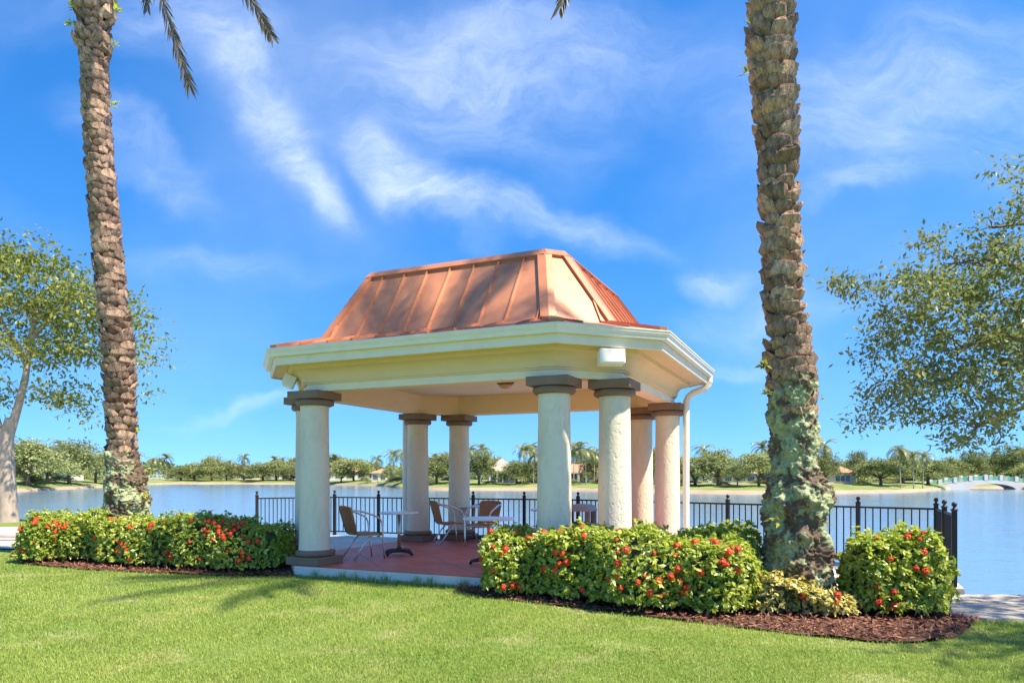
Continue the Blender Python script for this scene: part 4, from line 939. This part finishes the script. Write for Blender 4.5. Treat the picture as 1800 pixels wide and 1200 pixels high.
# ------------------------------------------------------------------ far shore: trees, palms, houses, bridges
def proto_tree(seed, leaf_m, drop=.32, lob=.12, sq=1.):
    rs = np.random.default_rng(seed); tb = MB(); tops = []
    h0 = .22
    tb.tube([(0, 0, -.03), (.01, 0, h0*.6), (0, .01, h0)], [.035, .028, .026], 8)
    cl = []
    for k in range(120):
        d = rs.normal(size=3); d /= np.linalg.norm(d); d[2] = abs(d[2])*(.68+drop)-drop; r = rs.uniform(.45, 1.0)
        if rs.uniform() < .7: r *= 1+lob*math.sin(3*math.atan2(d[1], d[0])+seed)+lob*math.sin(4*d[2]+seed*2)
        cl.append(Vector((d[0]*.52*r, d[1]*.52*r, .52+d[2]*.48*r)))
    for k in range(7):
        c = cl[k*9]; tb.tube([(0, 0, h0-.02), (c.x*.4, c.y*.4, h0+(c.z-h0)*.45), (c.x*.85, c.y*.85, c.z*.9)], [.02, .013, .005], 5)
    me_t = tb.mesh('trunk', M['dbark'], True)
    n = 6200; C = np.array([tuple(c) for c in cl]); idx = rs.integers(0, len(C), n); offs = rs.normal(size=(n, 3))*np.array([.062, .062, .042]); P = C[idx]+offs
    D = unit(rs.normal(size=(n, 3))); ln = .042*rs.uniform(.6, 1.4, n)
    V = leaf_verts(P, D, np.tile([0, 0, 1.], (n, 1))+rs.normal(size=(n, 3))*.6, ln, ln*.7, .1); ct = rs.uniform(0, 1, len(C)); tint = np.clip(.6*ct[idx]+.4*rs.uniform(size=n), 0, 1)
    return me_t, quads_mesh('crown', V, tint, leaf_m, 4, LEAF_F)
PT = [proto_tree(51, M['farleaf'], .45, .15), proto_tree(52, M['farleaf'], .62, .25), proto_tree(53, M['farleaf2'], .75, .22), proto_tree(54, M['farleaf2'], .5, .3), proto_tree(55, M['farleaf'], .8, .3), proto_tree(56, M['farleaf2'], .6, .35)]
def place(u, d): Y = shoreY(u)+d; return (u-900)/F*Y, Y, zprof(d)
#  column, top row, width px, metres inland, prototype
far_trees = [(48, 780, 92, 9, 0), (84, 792, 76, 16, 1), (122, 782, 104, 12, 0), (168, 786, 90, 14, 1), (205, 790, 80, 22, 0), (20, 786, 90, 26, 2), (318, 816, 36, 16, 2), (342, 812, 44, 20, 0), (372, 806, 56, 14, 1), (398, 812, 50, 16, 0), (428, 820, 44, 22, 2), (462, 808, 54, 14, 0), (486, 804, 52, 22, 1), (512, 812, 46, 20, 2), (545, 806, 54, 24, 0), (592, 806, 50, 46, 0), (622, 808, 62, 18, 1), (600, 822, 36, 8, 0), (655, 806, 52, 40, 2), (688, 812, 40, 24, 3), (722, 808, 54, 22, 1), (768, 796, 64, 14, 0), (800, 804, 50, 22, 2), (842, 798, 76, 12, 0), (874, 806, 50, 34, 1), (908, 800, 64, 13, 1), (938, 806, 48, 30, 2), (962, 800, 56, 24, 0), (1018, 806, 50, 40, 2), (1046, 802, 60, 26, 3), (1100, 800, 70, 26, 0), (1142, 796, 60, 22, 1),
             (1222, 784, 78, 16, 0), (1262, 780, 84, 14, 1), (1296, 802, 48, 10, 0), (1334, 790, 80, 13, 1), (1378, 796, 60, 26, 2), (1450, 798, 46, 20, 2), (1508, 800, 44, 30, 2), (1548, 792, 104, 15, 0), (1588, 788, 76, 24, 1), (1632, 798, 70, 14, 0), (1672, 806, 56, 40, 2), (1712, 802, 60, 52, 1), (1752, 796, 60, 60, 3), (1790, 792, 70, 56, 2), (1830, 800, 60, 40, 0)]
far_trees.sort()
for i, (u, tv, wpx, d, k) in enumerate(far_trees):
    x, y, z = place(u, d); vv = [1.0, 1.14, .86, 1.05, .93, 1.2, .8][(i*5) % 7]; H = (EYE+(HZ-tv)/F*y-z)*vv; wd = wpx/F*y*[1, 1.15, .85, 1.3, .95][(i*3) % 5]
    t = thing('far_tree', (x, y, z), 'round leafy tree on the far shore, %s from the left' % ordinal(i), 'tree', 'broad trees on the far shore', rz=i*1.3)
    for nm, me in zip(('trunk', 'crown'), PT[[k, (k+i) % 6][i % 2]]):
        c = link(nm, me, t, None, None, (wd/1.0, wd/1.0, H/.88))
        if nm == 'crown': c['kind'] = 'stuff'
def proto_coco(seed):
    rs = np.random.default_rng(seed); lean = rs.uniform(-.09, .09); pts = [(lean*t*t, .02*math.sin(t*2), t) for t in np.linspace(-.03, .84, 9)]
    me_t = MB().tube(pts, [.016, .0125, .0115, .011, .0105, .010, .010, .010, .010], 8).mesh('trunk', M['ptrunk'], True)
    top = Vector(pts[-1]); V = []; tn = []
    for k in range(17):
        az = k*2.4+rs.uniform(-.2, .2); ang = rs.choice([1.2, .85, .5, .1, -.3])+rs.uniform(-.15, .15); L = rs.uniform(.32, .40); p = top.copy(); n = 9; q = [p.copy()]
        for i in range(n): p = p+Vector((math.cos(az)*math.cos(ang), math.sin(az)*math.cos(ang), math.sin(ang)))*(L/n); ang -= .21; q.append(p.copy())
        tt = rs.uniform(); sd = Vector((-math.sin(az), math.cos(az), 0))
        for i in range(n):
            w = .065*math.sin(PI*min(1, (i+1.3)/(n+1.2)))
            for s in (-1, 1):
                for f in (0, .5):
                    b0 = q[i].lerp(q[i+1], f); b1 = q[i].lerp(q[i+1], f+.34); dr = (q[i+1]-q[i])*.9+sd*s*w+Vector((0, 0, -.018-.01*rs.uniform()))
                    V.append([b0, b1, b1+dr, b0+dr*.97]); tn.append(np.clip(tt+rs.uniform(-.2, .2), 0, 1))
    return me_t, quads_mesh('fronds', np.array([[tuple(a) for a in v] for v in V]), np.array(tn), M['coco'], 4)
PC = [proto_coco(s) for s in (61, 62, 63)]
far_palms = [(105, 758, 60, 1), (270, 793, 24, 0), (281, 796, 30, 1), (292, 789, 26, 2), (404, 798, 30, 0), (430, 788, 22, 1), (482, 794, 34, 2), (497, 792, 30, 0), (516, 796, 30, 1), (588, 790, 40, 2), (604, 794, 44, 0), (664, 790, 12, 1), (693, 779, 10, 2), (706, 776, 16, 0), (684, 806, 18, 1), (765, 786, 34, 1), (780, 790, 40, 2), (824, 766, 26, 0), (846, 766, 36, 1), (922, 770, 20, 2), (932, 760, 24, 0), (938, 782, 12, 1), (1008, 762, 20, 1), (1018, 764, 16, 2), (1030, 768, 12, 0), (1044, 776, 18, 1), (1096, 770, 26, 2), (1236, 768, 30, 1), (1340, 762, 36, 2), (1362, 770, 34, 0), (1447, 756, 22, 1), (1583, 764, 6, 0), (1606, 778, 4, 1), (1622, 782, 4, 2), (1798, 778, 30, 0), (960, 772, 24, 0), (1150, 772, 26, 1)]
far_palms.sort()
for i, (u, tv, d, k) in enumerate(far_palms):
    x, y, z = place(u, d); H = EYE+(HZ-tv)/F*y-z
    t = thing('coconut_palm', (x, y, z), 'coconut palm on the far shore, %s palm from the left' % ordinal(i), 'palm tree', 'coconut palms on the far shore', rz=i*2.1)
    for nm, me in zip(('trunk', 'fronds'), PC[k]): link(nm, me, t, None, None, H*.86)
# woods closing the horizon
n = 26000; uu = rng.uniform(-500, 2400, n); dd = rng.uniform(75, 110, n); Yw = np.array([shoreY(a) for a in uu])+dd
topv = 818+5*np.sin(uu*.021)+4*np.sin(uu*.057+1)+3*np.sin(uu*.13)
zt = EYE+(HZ-topv)/F*Yw; zz = .4+(zt-.4)*rng.uniform(0, 1, n)**.7
P = np.stack([(uu-900)/F*Yw, Yw, zz], 1); ln = Yw*.0062*rng.uniform(.6, 1.4, n)
V = leaf_verts(P, unit(rng.normal(size=(n, 3))), np.tile([0, 0, 1.], (n, 1))+rng.normal(size=(n, 3))*.6, ln, ln*.8, .1)
tag(link('far_woods', quads_mesh('far_woods', V, np.clip(.5+.3*np.sin(uu*.08)+rng.normal(size=n)*.2, 0, 1), M['farleaf2'], 4, LEAF_F)), 'hazy green woodland closing the view behind the far houses', 'woodland', kind='stuff')
# houses
def house(u, d, wpx, wall_px, roof_px, label, wm, rm, rot=0, wins=3, porch=False):
    x, y, z = place(u, d); k = y/F; w = wpx*k; hw = wall_px*k; hr = roof_px*k; dp = max(6, w*.55)
    t = thing('house', (x, y, z), label, 'house', rz=R(rot)); e = .5
    MB().box((0, 0, hw/2-.2), (w, dp, hw+.4)).build('wall', wm, t)
    rl = max(0, (w-dp)/2); v = [(-w/2-e, -dp/2-e, hw), (w/2+e, -dp/2-e, hw), (w/2+e, dp/2+e, hw), (-w/2-e, dp/2+e, hw), (-rl, 0, hw+hr), (rl, 0, hw+hr)]
    v2 = [(a, b, c+.15) for a, b, c in v[:4]]
    MB().add(v[:4]+v2+v[4:], [(3, 2, 1, 0), (0, 1, 5, 4), (1, 2, 6, 5), (2, 3, 7, 6), (3, 0, 4, 7), (4, 5, 9, 8), (6, 7, 8, 9), (5, 6, 9), (7, 4, 8)]).build('roof', rm, t)
    for i in range(wins):
        cx = -w/2+w*(i+.5)/wins; ww = w/wins*.62
        f = MB().box((cx, -dp/2-.03, hw*.5), (ww, .10, hw*.68)).build('window', M['hwallw'], t)
        for s in (-1, 0, 1): MB().box((cx+s*ww*.31, -dp/2-.09, hw*.5), (ww*.26, .05, hw*.58)).build('pane', M['hglass'], f)
    if porch:
        MB().box((w*.1, -dp/2-1.6, hw*.95), (w*.7, 3.0, .22)).build('porch_roof', M['hwallw'], t)
        for s in (-1, -.33, .33, 1): MB().box((w*.1+s*w*.33, -dp/2-2.9, hw*.45), (.25, .25, hw*.9)).build('porch_post', M['hwallw'], t)
house(425, 44, 56, 12, 13, 'pale house with terracotta roof behind trees, leftmost on the shore', M['hwallw'], M['hroof'], 8)
house(492, 44, 46, 12, 14, 'pale house with terracotta roof left of the first gazebo columns', M['hwallw'], M['hroof'], -6)
house(620, 44, 96, 14, 13, 'long white house with terracotta roof behind the nearest wicker chair', M['hwallw'], M['hroof'], 3, 5)
house(675, 26, 40, 13, 8, 'small cream house with flat hipped roof right of the long house', M['hwall'], M['hroof'], 5, 3)
house(882, 30, 46, 18, 22, 'house with brown roof and white porch left of the front columns', M['hwallw'], M['hroof2'], 4, 3, True)
house(1016, 34, 66, 16, 15, 'house with long orange roof seen between the front right columns', M['hwallw'], M['hroof'], -4, 4, True)
house(936, 40, 40, 15, 13, 'house half hidden by the left front right column', M['hwall'], M['hroof'], 2, 3, True)
house(1232, 28, 54, 16, 10, 'low house with brown roof right of the downspout', M['hwall'], M['hroof2'], 3, 3)
house(1312, 30, 96, 15, 9, 'long low cream house behind trees left of the right palm', M['hwall'], M['hroof2'], -2, 5)
house(1472, 26, 44, 18, 13, 'small cream house with orange hip roof right of the palm trunk', M['hwall'], M['hroof'], -5, 1)
house(112, 60, 50, 14, 10, 'grey roofed house behind the far left trees', M['hwallw'], M['hroof2'], 4, 3)
# clipped bushes by the houses
BUSH = sorted([(1516, 14, 30, 13), (1272, 15, 24, 9), (640, 16, 14, 12), (1598, 30, 20, 10), (1215, 20, 36, 9), (560, 22, 30, 8), (920, 14, 26, 7), (60, 8, 44, 24), (100, 26, 60, 16), (182, 24, 50, 14), (330, 30, 46, 10), (386, 32, 60, 10), (450, 30, 50, 9), (530, 30, 60, 11), (700, 18, 40, 14), (748, 24, 50, 14), (796, 26, 46, 13), (862, 12, 24, 8), (985, 18, 50, 12), (1062, 22, 50, 12), (1180, 26, 50, 13), (1350, 26, 60, 14), (1420, 24, 46, 12), (1560, 36, 60, 12), (1640, 30, 50, 12)])
for i, (u, d, w, h) in enumerate(BUSH):
    x, y, z = place(u, d); k = y/F
    t = thing('round_bush', (x, y, z), 'low clipped bush on the far lawn, %s from the left' % ordinal(i), 'bush', 'clipped bushes on the far lawn')
    c = link('foliage', PT[(i*2+2) % 6][1], t, (0, 0, -.1*h*k), None, (w*k, w*k*.7, h*k)); c['kind'] = 'stuff'
def bridge(u0, u1, Y, v_end, v_mid, v_arch, a0, a1, v_water, label, npil):
    """deck from column u0 to u1 at depth Y, rows of deck ends / crown / arch top; arch between a0 and a1"""
    c = at((u0+u1)/2, v_end, Y); t = thing('footbridge', (c.x, c.y, WZ), label, 'bridge'); k = Y/F; L = (u1-u0)*k; dep = 4.0
    def deck(s): return EYE+(HZ-(v_end+(v_mid-v_end)*math.sin(PI*s)**1.3))*k-WZ
    A0 = (a0-u0)/(u1-u0); A1 = (a1-u0)/(u1-u0); za = EYE+(HZ-v_arch)*k-WZ
    n = 60; top = []; bot = []
    for i in range(n+1):
        s = i/n; x = (s-.5)*L; top.append((x, deck(s)))
        if A0 < s < A1: q = (s-A0)/(A1-A0)*2-1; bot.append((x, -.2+(za+.2)*math.sqrt(max(0, 1-q*q))))
        else: bot.append((x, -.6))
    vs = []; fs = []
    for yv in (-dep/2, dep/2):
        for (x, z) in top: vs.append((x, yv, z))
        for (x, z) in bot: vs.append((x, yv, z))
    m = n+1; B = 2*m
    for i in range(n):
        fs += [(m+i, m+i+1, i+1, i), (B+i, B+i+1, B+m+i+1, B+m+i), (i, i+1, B+i+1, B+i), (B+m+i, B+m+i+1, m+i+1, m+i)]
    MB().add(vs, fs).build('arch_span', M['bridge'], t)
    for side in (-1, 1):
        for j in range(npil+1):
            s = (j+.25)/npil
            if s > 1: continue
            x = (s-.5)*L; MB().box((x, side*(dep/2-.2), deck(s)+.6), (.8, .5, 1.3), 0, .05).build('pillar', M['bridge'], t)
            if j < npil:
                s2 = min(1, (j+1.25)/npil); x2 = (s2-.5)*L; mb = MB()
                for zz in (.95, .70, .45, .2):
                    mb.tube([(x, side*(dep/2-.2), deck(s)+zz), ((x+x2)/2, side*(dep/2-.2), deck((s+s2)/2)+zz-.08), (x2, side*(dep/2-.2), deck(s2)+zz)], .10, 5)
                mb.build('railing', M['rail'], t)
    return t
bridge(1610, 1850, 168, 856, 843.5, 849.5, 1692, 1776, 861, 'pale arched footbridge with green railings at the right edge', 9)
bridge(232, 335, 330, 846, 838.5, 842, 262, 305, 849, 'distant white footbridge beside the left palm trunk', 7)

# ------------------------------------------------------------------ grass blades on the near lawn
def grass():
    n = 520000; Y = 4.6*(17/4.6)**rng.uniform(0, 1, n); X = Y*rng.uniform(-.98, .98, n)
    jx, jy = rng.normal(0, .045, (2, n)); bad = inpoly(X+jx, Y+jy-.03, left_bed) | inpoly(X+jx, Y+jy-.03, right_bed) | inpoly(X, Y, terr) | inpoly(X, Y, sw)
    c, s = math.cos(TH), math.sin(TH); lx = c*(X-G0[0])+s*(Y-G0[1]); ly = -s*(X-G0[0])+c*(Y-G0[1]); L, Wd, a = off(.345)
    bad |= (abs(lx) < L) & (abs(ly) < Wd) & (abs(lx)+abs(ly) < L+Wd-a)
    bad |= ~inpoly(X, Y, land) | ((X < -8.2) & (Y > 15.2))
    thin = np.sin(X*2.1+1.7*np.sin(Y*1.3))+np.sin(Y*2.9+1.1*np.sin(X*1.7))+.7*np.sin(X*6.1+Y*4.7)
    bad |= (thin > 1.1) & (rng.uniform(0, 1, n) < .45)
    X, Y = X[~bad], Y[~bad]; n = len(X)
    az = rng.uniform(0, 2*PI, n); ln = rng.uniform(.018, .056, n)*(.75+.035*Y)*(1+.18*np.sin(X*4.3+Y*3.1)*np.sin(Y*5.3-X)); wd = .0019+.00042*Y
    P = np.stack([X, Y, np.full(n, LZ-.003)], 1); lean = rng.uniform(.15, .95, n)
    D = np.stack([np.cos(az)*lean, np.sin(az)*lean, np.ones(n)], 1); D = unit(D); Sd = np.stack([-np.sin(az), np.cos(az), np.zeros(n)], 1)
    mid = P+D*ln[:, None]*.55; tip = P+D*ln[:, None]+np.stack([np.cos(az), np.sin(az), -.6*np.ones(n)], 1)*ln[:, None]*.25*lean[:, None]
    V = np.stack([P-Sd*wd[:, None]*.5, P+Sd*wd[:, None]*.5, mid+Sd*wd[:, None]*.45, tip, mid-Sd*wd[:, None]*.45], 1)
    pat = .5+.20*np.sin(X*.9+1.3*np.sin(Y*.7))+.16*np.sin(Y*1.7+X*.4)+.14*np.sin(X*3.1+Y*2.3+2*np.sin(Y*1.9))+.10*np.sin(X*7.3-Y*5.1+1.5*np.sin(X*3.7))
    pat += .35*np.exp(-((X+1.6)**2/3.2+(Y-7.2)**2/1.6))
    tint = np.clip(pat*.62+rng.uniform(-.28, .5, n), 0, 1)
    tag(link('grass', quads_mesh('grass', V, tint, M['grass'], 5, [(0, 1, 2, 4), (4, 2, 3)])), 'short green lawn grass in the foreground', 'grass', kind='stuff')
    # longer tufts along the slab edge
    n = 900; t_ = rng.uniform(-1.9, 2.2, n); P2 = [g2w(a, -(CW+.36)-abs(rng.normal(0, .05)), LZ) for a in t_]; P = np.array([tuple(p) for p in P2])
    cl = np.sin(t_*9)+np.sin(t_*23); ln = np.where(cl > .5, .15, .07)*rng.uniform(.6, 1.2, n)
    D = unit(rng.normal(size=(n, 3))*.35+np.array([0, 0, 1.])); V = leaf_verts(P, D, np.tile([0, -1., 0], (n, 1))+rng.normal(size=(n, 3))*.5, ln, np.full(n, .008), .0)
    tag(link('edge_grass', quads_mesh('edge_grass', V, rng.uniform(0, .7, n), M['grass'], 4, LEAF_F)), 'longer untrimmed grass against the gazebo slab', 'grass', kind='stuff')
grass()
